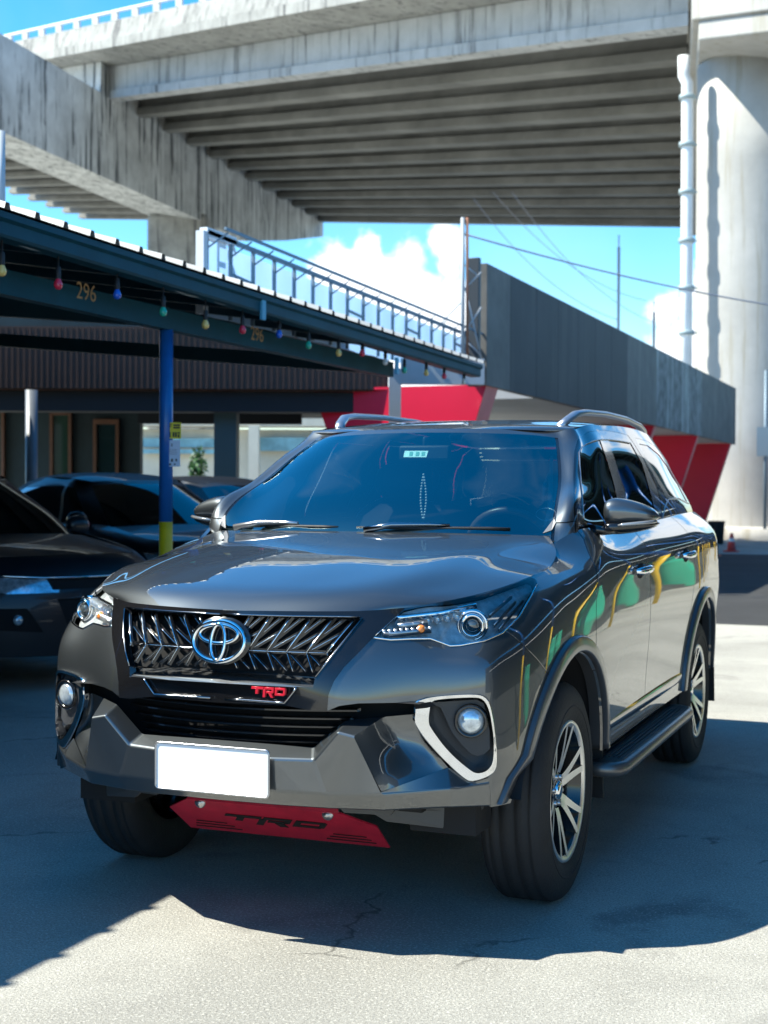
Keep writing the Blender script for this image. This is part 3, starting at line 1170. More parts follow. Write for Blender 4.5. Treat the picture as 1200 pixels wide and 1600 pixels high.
def nat_spline(P, t, ts):
    n = len(t)
    P = np.asarray(P, float).reshape(n, -1)
    h = np.diff(t)
    A = np.zeros((n, n))
    B = np.zeros((n, P.shape[1]))
    A[0, 0] = A[-1, -1] = 1
    for i in range(1, n - 1):
        A[i, i - 1], A[i, i], A[i, i + 1] = h[i - 1], 2 * (h[i - 1] + h[i]), h[i]
        B[i] = 6 * ((P[i + 1] - P[i]) / h[i] - (P[i] - P[i - 1]) / h[i - 1])
    m = np.linalg.solve(A, B)
    k = np.clip(np.searchsorted(t, ts, side='right') - 1, 0, n - 2)
    a = (t[k + 1] - ts)[:, None]
    b = (ts - t[k])[:, None]
    hk = h[k][:, None]
    return (m[k] * a ** 3 + m[k + 1] * b ** 3) / (6 * hk) + (P[k] / hk - m[k] * hk / 6) * a + (P[k + 1] / hk - m[k + 1] * hk / 6) * b


def dense(N, su, sv, mir0=True, mir1=False):
    """N[row][col] -> smooth grid [V,U,3], its normals, and the net index of every dense column and row."""
    N = np.array(N, float)
    R, C, _ = N.shape
    flip = np.array([-1, 1, 1])
    lo = hi = 0
    parts = [N]
    if mir0:
        parts.insert(0, (N[:, 1:3] * flip)[:, ::-1])
        lo = 2
    if mir1:
        parts.append((N[:, -3:-1] * flip)[:, ::-1])
        hi = 2
    E = np.concatenate(parts, axis=1)

    def chord(X, ax):
        d = np.linalg.norm(np.diff(X, axis=ax), axis=2)
        return np.concatenate([[0], np.cumsum(np.maximum(d.mean(axis=1 - ax), 1e-4))])
    tu, tv = chord(E, 1), chord(E, 0)

    def samples(t, a, b, st):
        ts, ix = [], []
        for i in range(a, b):
            n = max(1, int(round((t[i + 1] - t[i]) / st)))
            for k in range(n):
                ts.append(t[i] + (t[i + 1] - t[i]) * k / n)
                ix.append(i - a + k / n)
        ts.append(t[b])
        ix.append(b - a)
        return np.array(ts), np.array(ix)
    tsu, iu = samples(tu, lo, lo + C - 1, su)
    tsv, iv = samples(tv, 0, R - 1, sv)
    X = nat_spline(E.transpose(1, 0, 2).reshape(E.shape[1], -1), tu, tsu).reshape(len(tsu), R, 3)
    X = nat_spline(X.transpose(1, 0, 2).reshape(R, -1), tv, tsv).reshape(len(tsv), len(tsu), 3)
    if mir0:
        X[:, 0, 0] = 0
    if mir1:
        X[:, -1, 0] = 0
    du = np.gradient(X, tsu, axis=1)
    dv = np.gradient(X, tsv, axis=0)
    n = np.cross(du, dv)
    if mir0:
        n[:, 0, 0] = 0
    if mir1:
        n[:, -1, 0] = 0
    n /= np.maximum(np.linalg.norm(n, axis=2, keepdims=True), 1e-9)
    return X, n, iu, iv


class Skin:
    """A smooth half surface that is cut into panels with clean shared edges."""

    def __init__(s, net, su, sv, mir0=True, mir1=False):
        X, n, iu, iv = dense(net, su, sv, mir0, mir1)
        s.X = X
        bm = s.bm = bmesh.new()
        s.nl = bm.verts.layers.float_vector.new('nrm')
        s.pl = bm.faces.layers.int.new('pid')
        V = []
        for j in range(X.shape[0]):
            row = []
            for i in range(X.shape[1]):
                v = bm.verts.new(X[j, i])
                v[s.nl] = Vector(n[j, i])
                row.append(v)
            V.append(row)
        for j in range(X.shape[0] - 1):
            for i in range(X.shape[1] - 1):
                f = bm.faces.new((V[j][i], V[j][i + 1], V[j + 1][i + 1], V[j + 1][i]))
                f.smooth = True
        s.names = {0: None}
        s.iu, s.iv = iu, iv
        bm.normal_update()
        s.tree = BVHTree.FromBMesh(bm)

    def uvfaces(s, fn):
        """Faces of the uncut grid for which fn(u, v) holds (net indices at the face's middle)."""
        U, Vn = len(s.iu) - 1, len(s.iv) - 1
        s.bm.faces.ensure_lookup_table()
        out = []
        for j in range(Vn):
            for i in range(U):
                if fn((s.iu[i] + s.iu[i + 1]) / 2, (s.iv[j] + s.iv[j + 1]) / 2):
                    out.append(s.bm.faces[j * U + i])
        return out

    @staticmethod
    def proj(kind):
        if kind == 'side':
            return lambda p: (p.y, p.z)
        if kind == 'front':
            return lambda p: (p.x, p.z)
        if kind == 'top':
            return lambda p: (p.x, p.y)
        return to_px

    @staticmethod
    def plane(kind, p, q):
        if kind == 'cam':
            a, b = px_dir(*p), px_dir(*q)
            return CAM_LOC, a.cross(b).normalized()
        e = (q[0] - p[0], q[1] - p[1])
        if kind == 'side':
            return Vector((0, p[0], p[1])), Vector((0, -e[1], e[0])).normalized()
        if kind == 'front':
            return Vector((p[0], 0, p[1])), Vector((-e[1], 0, e[0])).normalized()
        return Vector((p[0], p[1], 0)), Vector((-e[1], e[0], 0)).normalized()

    def cut(s, poly, kind, pid=None, where=None, only=None):
        """Splits the skin along the closed outline; faces inside get pid. Returns them."""
        bm = s.bm
        pr = s.proj(kind)
        xs = [p[0] for p in poly]
        ys = [p[1] for p in poly]
        bx = (min(xs), max(xs), min(ys), max(ys))

        def bb(f):
            q = [pr(v.co) for v in f.verts]
            a = [t[0] for t in q]
            b = [t[1] for t in q]
            return min(a), max(a), min(b), max(b)
        cand = {}
        for f in bm.faces:
            if where and not where(f.calc_center_median()):
                continue
            if only is not None and f[s.pl] not in only:
                continue
            b = bb(f)
            if b[0] <= bx[1] and b[1] >= bx[0] and b[2] <= bx[3] and b[3] >= bx[2]:
                cand[f] = b
        n = len(poly)
        for i in range(n):
            p, q = poly[i], poly[(i + 1) % n]
            eb = (min(p[0], q[0]), max(p[0], q[0]), min(p[1], q[1]), max(p[1], q[1]))
            sub = [f for f, b in cand.items() if b[0] <= eb[1] and b[1] >= eb[0] and b[2] <= eb[3] and b[3] >= eb[2]]
            # keep faces that the line itself crosses
            ln = math.hypot(q[0] - p[0], q[1] - p[1])
            if ln < 1e-9 or not sub:
                continue
            nx, ny = -(q[1] - p[1]) / ln, (q[0] - p[0]) / ln
            keep = []
            for f in sub:
                d = [(t[0] - p[0]) * nx + (t[1] - p[1]) * ny for t in (pr(v.co) for v in f.verts)]
                if min(d) < 0 < max(d):
                    keep.append(f)
            if not keep:
                continue
            geom = set(keep)
            for f in keep:
                geom.update(f.verts)
                geom.update(f.edges)
            co, no = s.plane(kind, p, q)
            r = bmesh.ops.bisect_plane(bm, geom=list(geom), dist=2e-6, plane_co=co, plane_no=no)
            for g in r['geom']:
                if isinstance(g, bmesh.types.BMFace):
                    cand[g] = bb(g)
        res = []
        for f in cand:
            c = pr(f.calc_center_median())
            x, y = c
            inside = False
            j = n - 1
            for i in range(n):
                if (poly[i][1] > y) != (poly[j][1] > y) and x < (poly[j][0] - poly[i][0]) * (y - poly[i][1]) / (poly[j][1] - poly[i][1]) + poly[i][0]:
                    inside = not inside
                j = i
            if inside:
                res.append(f)
                if pid is not None:
                    f[s.pl] = pid
        return res

    def gap(s, line, kind, w, pid, where=None, only=None):
        """A thin strip along an open line (a panel gap)."""
        L, Rr = [], []
        m = len(line)
        for i in range(m):
            a, b = line[max(i - 1, 0)], line[min(i + 1, m - 1)]
            dx, dy = b[0] - a[0], b[1] - a[1]
            l = math.hypot(dx, dy)
            L.append((line[i][0] - dy / l * w, line[i][1] + dx / l * w))
            Rr.append((line[i][0] + dy / l * w, line[i][1] - dx / l * w))
        return s.cut(L + Rr[::-1], kind, pid, where, only)

    def hit(s, px, py, off=0.0):
        d = px_dir(px, py).normalized()
        loc, no, ix, ds = s.tree.ray_cast(CAM_LOC, d)
        if loc is None or loc.y > 1.5:      # the other half: mirror the ray
            fl = lambda v: Vector((-v.x, v.y, v.z))
            l2, n2, ix, ds = s.tree.ray_cast(fl(CAM_LOC), fl(d))
            if l2 is not None and l2.y < 1.5:
                loc, no = fl(l2), fl(n2)
        if loc is None:
            loc, no, ix, ds = s.tree.find_nearest(CAM_LOC + d * 4.4)
        if no.dot(d) > 0:
            no = -no
        return loc + no * off

    def hit_x(s, y, z, off=0.0):
        loc, no, ix, ds = s.tree.ray_cast(Vector((3, y, z)), Vector((-1, 0, 0)))
        return None if loc is None else loc + Vector((off, 0, 0))

    def faces(s, *pids):
        return [f for f in s.bm.faces if f[s.pl] in pids]

    def part(s, name, faces, mats, parent, sym='both', off=0.0, rim=0.0, midx=None):
        """One mesh from some faces: sym 'both' mirrors into the same mesh, 1 / -1 builds one side. rim folds the open edge inwards."""
        vid, co, nr, fs, mi = {}, [], [], [], []
        for f in faces:
            ids = []
            for v in f.verts:
                if v not in vid:
                    vid[v] = len(co)
                    nn = v[s.nl].normalized() if v[s.nl].length > 0 else f.normal
                    co.append(v.co + nn * off)
                    nr.append(nn)
                ids.append(vid[v])
            fs.append(ids)
            mi.append(midx(f) if midx else 0)
        if rim:
            es = {}
            for k, ids in enumerate(fs):
                for a, b in zip(ids, ids[1:] + ids[:1]):
                    key = (min(a, b), max(a, b))
                    es.setdefault(key, []).append((a, b, k))
            dup = {}

            def lower(a):
                if a not in dup:
                    dup[a] = len(co)
                    co.append(co[a] - nr[a] * rim)
                    nr.append(nr[a])
                return dup[a]
            for key, l in es.items():
                if len(l) == 1:
                    a, b, k = l[0]
                    if abs(co[a].x) < 1e-4 and abs(co[b].x) < 1e-4:
                        continue
                    fs.append([b, a, lower(a), lower(b)])
                    mi.append(mi[k])
        n = len(co)
        out_co, out_nr, out_f, out_m = [], [], [], []
        if sym in ('both', 1):
            out_co += co
            out_nr += nr
            out_f += fs
            out_m += mi
        if sym in ('both', -1):
            b = len(out_co)
            out_co += [Vector((-p.x, p.y, p.z)) for p in co]
            out_nr += [Vector((-p.x, p.y, p.z)) for p in nr]
            out_f += [[b + i for i in f][::-1] for f in fs]
            out_m += mi
        o0 = origin_of(parent)
        me = bpy.data.meshes.new(name)
        me.from_pydata([tuple(p - o0) for p in out_co], [], out_f)
        for m in (mats if isinstance(mats, (list, tuple)) else [mats]):
            me.materials.append(m)
        me.polygons.foreach_set('use_smooth', [True] * len(out_f))
        me.polygons.foreach_set('material_index', out_m)
        me.update()
        me.normals_split_custom_set_from_vertices([tuple(p) for p in out_nr])
        o = bpy.data.objects.new(name, me)
        COL.objects.link(o)
        o.parent = parent
        return o


# ---- paints
m_paint = M('car_paint_graphite', (0.085, 0.095, 0.103), rough=0.46, metal=0.9, coat=1.0, coat_r=0.006, coat_ior=1.9)
m_black = M('gloss_black_plastic', (0.008, 0.008, 0.009), rough=0.16, coat=0.6)
m_matt = M('black_plastic', (0.014, 0.014, 0.015), rough=0.55, bump=0.15, bscale=400)
m_gap = M('panel_gap_dark', (0.004, 0.004, 0.005), rough=0.9)
m_chrome = M('chrome', (0.82, 0.83, 0.85), rough=0.06, metal=1.0)
m_darkchrome = M('dark_chrome', (0.30, 0.31, 0.33), rough=0.14, metal=1.0)
m_machined = M('machined_alloy', (0.86, 0.85, 0.83), rough=0.36, metal=1.0)
m_rubber = M('tyre_rubber', (0.016, 0.016, 0.017), rough=0.75, var=0.25, vscale=9, bump=0.2, bscale=120)
m_under = M('underbody_black', (0.010, 0.010, 0.011), rough=0.85)
m_red = M('red_enamel', (0.55, 0.012, 0.03), rough=0.3, coat=0.5)
m_skid = M('red_powder_coat', (0.42, 0.012, 0.035), rough=0.38, coat=0.3, var=0.2, vscale=14)
m_plate = M('white_plate', (0.86, 0.87, 0.88), rough=0.35)
m_silver = M('satin_silver', (0.50, 0.51, 0.53), rough=0.3, metal=0.9)
m_glass = thin_glass('tinted_windscreen', (0.58, 0.76, 0.80), refl=0.27, rcol=(0.80, 1.0, 0.98))
m_side = thin_glass('dark_side_glass', (0.05, 0.06, 0.07), refl=0.16)
m_lens = thin_glass('clear_lens', (0.95, 0.97, 0.98), refl=0.035)
m_seat = M('seat_leather', (0.085, 0.075, 0.068), rough=0.5)
m_dash = M('dashboard', (0.060, 0.062, 0.064), rough=0.6)
m_amber = M('amber_lens', (0.75, 0.22, 0.04), rough=0.2, coat=0.5)
m_white = M('white_reflector', (0.75, 0.77, 0.78), rough=0.18, metal=0.6)
m_sticker = M('pale_sticker', (0.62, 0.80, 0.74), rough=0.5)
m_lampdark = M('lamp_housing', (0.62, 0.64, 0.65), rough=0.3, metal=0.25, coat=.8, var=.35, vscale=30)

# ---- lower body: columns run from the front centre round the side to the rear centre; seven points from the sill up
LWC = [
    [(0, -.92, .44), (0, -.925, .60), (0, -.925, .75), (0, -.918, .87), (0, -.907, .96), (0, -.897, 1.01), (0, -.890, 1.046)],
    [(.25, -.905, .44), (.25, -.912, .60), (.24, -.92, .75), (.23, -.914, .87), (.24, -.880, .96), (.245, -.860, 1.01), (.25, -.842, 1.046)],
    [(.41, -.86, .44), (.41, -.868, .60), (.395, -.898, .75), (.385, -.885, .87), (.405, -.830, .965), (.412, -.792, 1.015), (.415, -.769, 1.047)],
    [(.55, -.80, .44), (.55, -.79, .60), (.545, -.798, .75), (.54, -.785, .87), (.537, -.742, .965), (.532, -.705, 1.02), (.527, -.685, 1.055)],
    [(.67, -.715, .44), (.672, -.703, .60), (.672, -.709, .75), (.672, -.695, .87), (.668, -.652, .95), (.648, -.612, 1.025), (.61, -.615, 1.069)],
    [(.765, -.645, .44), (.772, -.645, .60), (.777, -.647, .75), (.777, -.635, .87), (.765, -.582, .957), (.735, -.525, 1.035), (.68, -.515, 1.085)],
    [(.80, -.60, .44), (.808, -.61, .60), (.814, -.597, .75), (.816, -.58, .87), (.808, -.508, .968), (.785, -.418, 1.048), (.735, -.398, 1.100)],
    [(.842, -.50, .44), (.853, -.50, .60), (.858, -.48, .75), (.860, -.465, .87), (.852, -.385, .985), (.826, -.28, 1.068), (.774, -.268, 1.121)],
    [(.868, -.33, .44), (.880, -.33, .60), (.886, -.32, .75), (.888, -.29, .88), (.880, -.21, 1.00), (.852, -.11, 1.088), (.795, -.09, 1.140)],
    [(.885, -.02, .44), (.896, -.02, .62), (.902, 0, .77), (.902, .02, .905), (.893, .07, 1.02), (.864, .13, 1.115), (.788, .13, 1.172)],
    [(.89, .30, .44), (.90, .30, .62), (.906, .30, .78), (.906, .32, .92), (.90, .35, 1.045), (.872, .38, 1.155), (.745, .30, 1.228)],
    [(.89, .50, .44), (.899, .50, .62), (.906, .50, .78), (.908, .50, .925), (.903, .50, 1.05), (.880, .51, 1.17), (.792, .50, 1.277)],
    [(.888, .75, .44), (.896, .75, .62), (.905, .75, .78), (.909, .75, .93), (.906, .75, 1.06), (.890, .75, 1.17), (.803, .74, 1.270)],
    [(.885, 1.3, .44), (.892, 1.3, .62), (.904, 1.3, .78), (.911, 1.3, .93), (.909, 1.3, 1.07), (.894, 1.3, 1.18), (.809, 1.3, 1.280)],
    [(.885, 1.9, .44), (.893, 1.9, .62), (.906, 1.9, .79), (.913, 1.9, .94), (.911, 1.9, 1.08), (.896, 1.9, 1.19), (.811, 1.9, 1.290)],
    [(.888, 2.35, .44), (.898, 2.35, .62), (.910, 2.35, .79), (.917, 2.35, .94), (.914, 2.35, 1.09), (.897, 2.35, 1.20), (.806, 2.35, 1.302)],
    [(.888, 2.745, .44), (.898, 2.745, .62), (.911, 2.745, .79), (.918, 2.745, .94), (.914, 2.745, 1.09), (.894, 2.745, 1.21), (.797, 2.745, 1.312)],
    [(.872, 3.2, .44), (.884, 3.2, .62), (.897, 3.2, .79), (.904, 3.2, .94), (.898, 3.2, 1.09), (.876, 3.2, 1.21), (.772, 3.2, 1.315)],
    [(.825, 3.56, .44), (.842, 3.56, .62), (.856, 3.55, .79), (.862, 3.54, .94), (.854, 3.52, 1.09), (.832, 3.50, 1.21), (.735, 3.46, 1.315)],
    [(.72, 3.76, .44), (.735, 3.77, .62), (.745, 3.76, .79), (.74, 3.74, .94), (.73, 3.71, 1.09), (.71, 3.67, 1.21), (.66, 3.61, 1.315)],
    [(.42, 3.84, .44), (.43, 3.86, .62), (.43, 3.85, .79), (.43, 3.82, .94), (.42, 3.79, 1.09), (.41, 3.75, 1.21), (.39, 3.70, 1.315)],
    [(0, 3.86, .44), (0, 3.88, .62), (0, 3.87, .79), (0, 3.84, .94), (0, 3.81, 1.09), (0, 3.77, 1.21), (0, 3.72, 1.315)],
]
LWN = [[LWC[c][r] for c in range(len(LWC))] for r in range(7)]
LW = Skin(LWN, 0.022, 0.022, True, True)

GARN = [(300, 930), (352, 952), (460, 955.5), (520, 956), (564, 955.5), (632, 950.5), (583, 996), (560, 1020), (538, 1042), (522, 1064), (513, 1086), (511, 1111), (486, 1110), (448, 1102), (340, 1097.5), (300, 1096)]
OPEN = [(300, 957), (352, 960), (460, 963.5), (562, 965), (566, 967), (493, 1058), (380, 1052), (260, 1046)]
RECESS = [(300, 1065), (464, 1073), (445, 1098), (300, 1090.5)]
LAMP = [(583, 996), (600, 980.5), (620, 961.5), (634, 951.5), (655, 947.5), (680, 943.5), (720, 935.5), (759, 927.5), (795, 915.5), (831, 902), (837, 905), (840, 914), (829, 933), (811, 964), (785, 989), (757, 1001), (720, 1008), (703, 1009), (690, 1004), (672, 997.5), (640, 998), (610, 999.5)]
BEZ = [(643.8, 1097.6), (665.8, 1089), (711.7, 1084.7), (748, 1084), (760, 1089), (766.7, 1102), (773, 1142.5), (775.5, 1179), (775, 1203), (763, 1214), (737.3, 1222), (728, 1219.5), (702.5, 1197.5), (665.8, 1159), (647.5, 1133), (644.8, 1123), (647.5, 1108.6)]
LOWER = [(300, 1096), (340, 1097.5), (448, 1102), (486, 1110), (511, 1111), (530, 1103), (560, 1099), (643.8, 1097.6), (647.5, 1108.6), (644.8, 1123), (647.5, 1133), (665.8, 1159), (702.5, 1197.5), (728, 1219.5), (737.3, 1222), (763, 1214), (767, 1240), (768, 1290), (300, 1290)]
near = lambda c: c.y < 0.25
GAP, FEND, BUMP, FDOOR, RDOOR, QUART, TAIL, CUTOUT, P_GARN, P_OPEN, P_REC, P_LAMP, P_BEZ, P_LOW, RBUMP = range(1, 16)

# whole-panel split first (regions), then the trims
for f in LW.bm.faces:
    f[LW.pl] = FEND if f.calc_center_median().y < 0.6 else QUART
FD = [(.325, .40), (.300, .62), (.292, .80), (.300, .93), (.33, 1.06), (.40, 1.17), (.47, 1.24), (.52, 1.40), (1.30, 1.40), (1.298, .95), (1.295, .40)]
RD = [(1.295, .40), (1.298, .95), (1.30, 1.40), (2.30, 1.40), (2.36, 1.28), (2.41, 1.12), (2.40, .98), (2.30, .82), (2.20, .62), (2.16, .40)]
sideok = lambda c: c.x > 0.6
LW.cut(FD, 'side', FDOOR, sideok)
LW.cut(RD, 'side', RDOOR, sideok)
LW.cut([(3.0, .40), (3.02, .80), (3.55, .90), (4.2, .90), (4.2, .40)], 'side', RBUMP)
LW.cut([(3.60, .90), (3.62, 1.5), (4.2, 1.5), (4.2, .90)], 'side', TAIL)
# the front bumper cover: everything ahead of the slanting joint below the lamp
LW.cut([(240, 900), (583, 996), (640, 998), (703, 1009), (757, 1001), (790, 988), (801, 993), (822, 1012), (842, 1033), (858, 1056), (850, 1115), (830, 1190), (808, 1262), (808, 1330), (240, 1330)], 'cam', BUMP, near)
LW.gap([(790, 986), (801, 993), (822, 1012), (842, 1033), (862, 1060)], 'cam', 1.0, GAP, near)
LW.cut(LOWER, 'cam', P_LOW, near)
LW.cut(GARN, 'cam', P_GARN, near)
LW.cut(OPEN, 'cam', P_OPEN, near)
LW.cut(RECESS, 'cam', P_REC, near)
LW.cut([(300, 1048.2), (380, 1052.3), (493, 1058.2), (489.5, 1074), (464, 1073), (300, 1065)], 'cam', P_OPEN, near)
LW.cut(BEZ, 'cam', P_BEZ, near)
LW.cut(LAMP, 'cam', P_LAMP, near)
gl = [LAMP[i] for i in (10, 11, 12, 13, 14, 15, 16, 17, 18, 19, 20, 21, 0)]
# door gaps
LW.gap(FD[:8], 'side', .0035, GAP, sideok)
LW.gap([(1.295, .40), (1.298, .95), (1.30, 1.31)], 'side', .0035, GAP, sideok)
LW.gap(RD[3:], 'side', .0035, GAP, sideok)
# wheel openings


def arc(cy, cz, r, a0, a1, n):
    return [(cy + r * math.cos(math.radians(a0 + (a1 - a0) * i / n)), cz + r * math.sin(math.radians(a0 + (a1 - a0) * i / n))) for i in range(n + 1)]


def arch_line(cy, r, front):
    """From the rear foot over the top to the front foot of a wheel opening (y, z)."""
    k = r - .47
    if front:
        tail = [(cy - .497 - k, .52), (cy - .525 - k, .455), (cy - .53 - k, .44)]
        return arc(cy + .01, .385, r, -4, 158, 34) + tail
    return [(cy + .50 + k, .40)] + arc(cy, .395, r, 8, 172, 34) + [(cy - .475 - k, .40)]


for cy, fr in ((0, True), (2.745, False)):
    LW.cut(arch_line(cy, .475, fr) + [(cy - .2, .2), (cy + .2, .2)], 'side', CUTOUT, sideok)

# ------------------------------------------------------------------ build
SUV = empty('suv_car', (0, 1.37, 0), 'graphite grey SUV with black mesh grille, blank white number plate and red skid plate', 'car')


def side_name(n):
    return n


for sgn in (1, -1):
    LW.part('bumper_corner', LW.faces(BUMP), m_paint, SUV, sgn, rim=.012)
    LW.part('front_fender', LW.faces(FEND), m_paint, SUV, sgn, rim=.012)
    LW.part('quarter_panel', LW.faces(QUART), m_paint, SUV, sgn, rim=.012)
LW.part('rear_bumper', LW.faces(RBUMP), m_paint, SUV, rim=.012)
LW.part('tailgate', LW.faces(TAIL), m_paint, SUV, rim=.012)
FDO = {s: LW.part('front_door', LW.faces(FDOOR), m_paint, SUV, s, rim=.01) for s in (1, -1)}
RDO = {s: LW.part('rear_door', LW.faces(RDOOR), m_paint, SUV, s, rim=.01) for s in (1, -1)}
LW.part('panel_seam', LW.faces(GAP), m_gap, SUV, off=-.004)

# ---- bonnet
gap_pts = [(.415, -.769, 1.047), (.527, -.685, 1.055), (.565, -.656, 1.062), (.61, -.615, 1.069), (.665, -.54, 1.081), (.715, -.441, 1.094), (.76, -.333, 1.113), (.79, -.177, 1.133), (.798, -.04, 1.146), (.793, .08, 1.163), (.785, .161, 1.180), (.765, .245, 1.209), (.735, .321, 1.232), (.70, .385, 1.253), (.672, .412, 1.266)]
HE = [(.527, -.685, 1.055), (.61, -.615, 1.069), (.715, -.441, 1.094), (.79, -.177, 1.133), (.793, .08, 1.163), (.765, .245, 1.209), (.70, .385, 1.253)]
HC = [(-.893, 1.046), (-.835, 1.080), (-.69, 1.123), (-.40, 1.178), (-.08, 1.224), (.10, 1.248), (.20, 1.264)]
TF = [0, .18, .36, .54, .68, .80, .90, 1.0]
GD = [0, .00, .03, .16, .30, .50, .74, 1.0]
HN = []
for r, ((ey, ez_), (ex, eyy, ez)) in enumerate(zip(HC, HE)):
    row = []
    for t, g in zip(TF, GD):
        if r == 0:
            x = ex * t
            # leading edge follows the top of the grille
            yy = np.interp(x, [0, .12, .25, .34, .415, .47, .527], [-.893, -.882, -.845, -.808, -.769, -.728, -.685])
            zz = np.interp(x, [0, .415, .527], [1.046, 1.047, 1.055])
            row.append((x, float(yy), float(zz)))
            continue
        x = ex * t
        w = t ** 2.2
        y = ey + (eyy - ey) * w
        z = ez_ + (ez - ez_) * g
        if r in (2, 3, 4):
            z += .010 * math.exp(-((t - .62) / .12) ** 2)     # the raised shoulder of the bonnet
        row.append((x, y, z))
    HN.append(row)
HD = Skin(HN, 0.02, 0.02, True, False)
hd = HD.part('hood', list(HD.bm.faces), m_paint, SUV, off=.0015, rim=.018)

# ---- upper body: windscreen round to the rear window
UWC = [
    [(0, .16, 1.21), (0, .215, 1.268), (0, .53, 1.475), (0, .865, 1.672), (0, .905, 1.690)],
    [(.20, .18, 1.21), (.20, .235, 1.268), (.18, .545, 1.475), (.165, .878, 1.671), (.162, .917, 1.689)],
    [(.48, .25, 1.21), (.48, .308, 1.268), (.44, .611, 1.471), (.372, .940, 1.666), (.362, .976, 1.685)],
    [(.704, .39, 1.205), (.704, .412, 1.268), (.651, .708, 1.463), (.552, 1.030, 1.651), (.535, 1.062, 1.677)],
    [(.716, .40, 1.205), (.716, .418, 1.272), (.663, .714, 1.462), (.564, 1.036, 1.649), (.548, 1.068, 1.678)],
    [(.750, .41, 1.19), (.750, .424, 1.278), (.694, .703, 1.458), (.605, 1.038, 1.647), (.580, 1.078, 1.685)],
    [(.786, .44, 1.20), (.782, .452, 1.284), (.722, .700, 1.455), (.641, 1.060, 1.643), (.606, 1.100, 1.693)],
    [(.792, .49, 1.22), (.789, .505, 1.284), (.727, .748, 1.456), (.647, 1.102, 1.644), (.611, 1.142, 1.698)],
    [(.800, .70, 1.245), (.800, .72, 1.279), (.736, .95, 1.46), (.661, 1.22, 1.648), (.618, 1.24, 1.709)],
    [(.806, 1.28, 1.255), (.806, 1.28, 1.282), (.742, 1.32, 1.46), (.669, 1.40, 1.656), (.628, 1.41, 1.724)],
    [(.808, 1.9, 1.265), (.808, 1.9, 1.292), (.744, 1.9, 1.47), (.672, 1.9, 1.662), (.632, 1.9, 1.738)],
    [(.803, 2.4, 1.275), (.803, 2.4, 1.305), (.738, 2.4, 1.475), (.668, 2.36, 1.664), (.628, 2.35, 1.740)],
    [(.792, 2.8, 1.285), (.790, 2.8, 1.314), (.726, 2.78, 1.48), (.657, 2.74, 1.655), (.615, 2.72, 1.728)],
    [(.767, 3.22, 1.285), (.765, 3.2, 1.317), (.700, 3.12, 1.48), (.634, 3.03, 1.635), (.588, 3.0, 1.704)],
    [(.720, 3.48, 1.285), (.716, 3.45, 1.317), (.655, 3.33, 1.48), (.592, 3.22, 1.62), (.545, 3.18, 1.685)],
    [(.60, 3.63, 1.285), (.59, 3.6, 1.317), (.55, 3.46, 1.48), (.49, 3.33, 1.615), (.44, 3.29, 1.680)],
    [(.30, 3.71, 1.285), (.30, 3.68, 1.317), (.28, 3.53, 1.48), (.26, 3.40, 1.615), (.24, 3.36, 1.680)],
    [(0, 3.73, 1.285), (0, 3.70, 1.317), (0, 3.56, 1.48), (0, 3.43, 1.615), (0, 3.39, 1.680)],
]
# the side glass is nearly flat up to its top edge: one more row pins it there
for c in range(len(UWC)):
    r1, r2, r3 = (Vector(UWC[c][k]) for k in (1, 2, 3))
    if 7 <= c <= 12:
        r2 = r1.lerp(r3, (r2.z - r1.z) / (r3.z - r1.z)) + Vector((.007, 0, 0))
        x5 = r1.lerp(r3, .80) + Vector((.0055, 0, 0))
    else:
        t_ = nat_spline([r1, r2, r3], np.array([0., (r2 - r1).length, (r2 - r1).length + (r3 - r2).length]), np.array([(r2 - r1).length + .62 * (r3 - r2).length]))[0]
        x5 = Vector(t_)
    UWC[c] = [UWC[c][0], UWC[c][1], tuple(r2), tuple(x5), UWC[c][3], UWC[c][4]]
UWN = [[UWC[c][r] for c in range(len(UWC))] for r in range(6)]
UW = Skin(UWN, 0.022, 0.022, True, True)
WS, FRIT, PILLAR, FRAME, FGLASS, RGLASS, QGLASS, RGL, HEADER = range(1, 10)
for f in UW.uvfaces(lambda u, v: True):
    f[UW.pl] = PILLAR
for f in UW.uvfaces(lambda u, v: u < 3 and v < 4):
    f[UW.pl] = WS
for f in UW.uvfaces(lambda u, v: 3 <= u < 4 and v < 4):
    f[UW.pl] = FRIT
for f in UW.uvfaces(lambda u, v: u < 4 and v >= 4):
    f[UW.pl] = HEADER
for f in UW.uvfaces(lambda u, v: u >= 14.6 and 1.1 < v < 4):
    f[UW.pl] = RGL
so = lambda c: c.x > .5 and c.y > .45
FRM = [(899, 842), (897, 800), (896, 744), (897.7, 704), (903, 686), (917.5, 675), (942.5, 672), (967.5, 676), (981, 680), (990, 692), (1006, 718), (1026, 760), (1034, 790), (1036, 830), (990, 850)]
UW.gap([(866, 817), (884, 816.5), (900, 814)], 'cam', .9, 20, lambda c: c.x > .5 and .3 < c.y < .8)
UW.cut(FRM, 'cam', FRAME, so)
FG = [(914, 827), (908, 760), (905, 707), (909, 699), (917.5, 693), (928, 689), (938, 687), (950, 722), (960, 757), (965, 782), (972, 818)]
RG = [(951, 688), (965, 730), (982, 784), (990, 812), (1026, 806), (1021.7, 790), (1012, 752), (1003, 723), (986, 692)]
QG = [(999, 693), (1010, 715), (1047, 775), (1060, 777.5), (1074, 784), (1060, 757), (1045, 731), (1030, 710), (1013, 696)]
QF = [(993, 684), (1008, 719), (1043, 779), (1060, 782), (1080, 790), (1064, 754), (1048, 726), (1032, 704), (1013, 690)]
UW.cut(FG, 'cam', FGLASS, so)
UW.cut(RG, 'cam', RGLASS, so)
UW.cut(QF, 'cam', FRAME, so)
UW.cut(QG, 'cam', QGLASS, so)
wsh = UW.part('windshield', UW.faces(WS), m_glass, SUV)
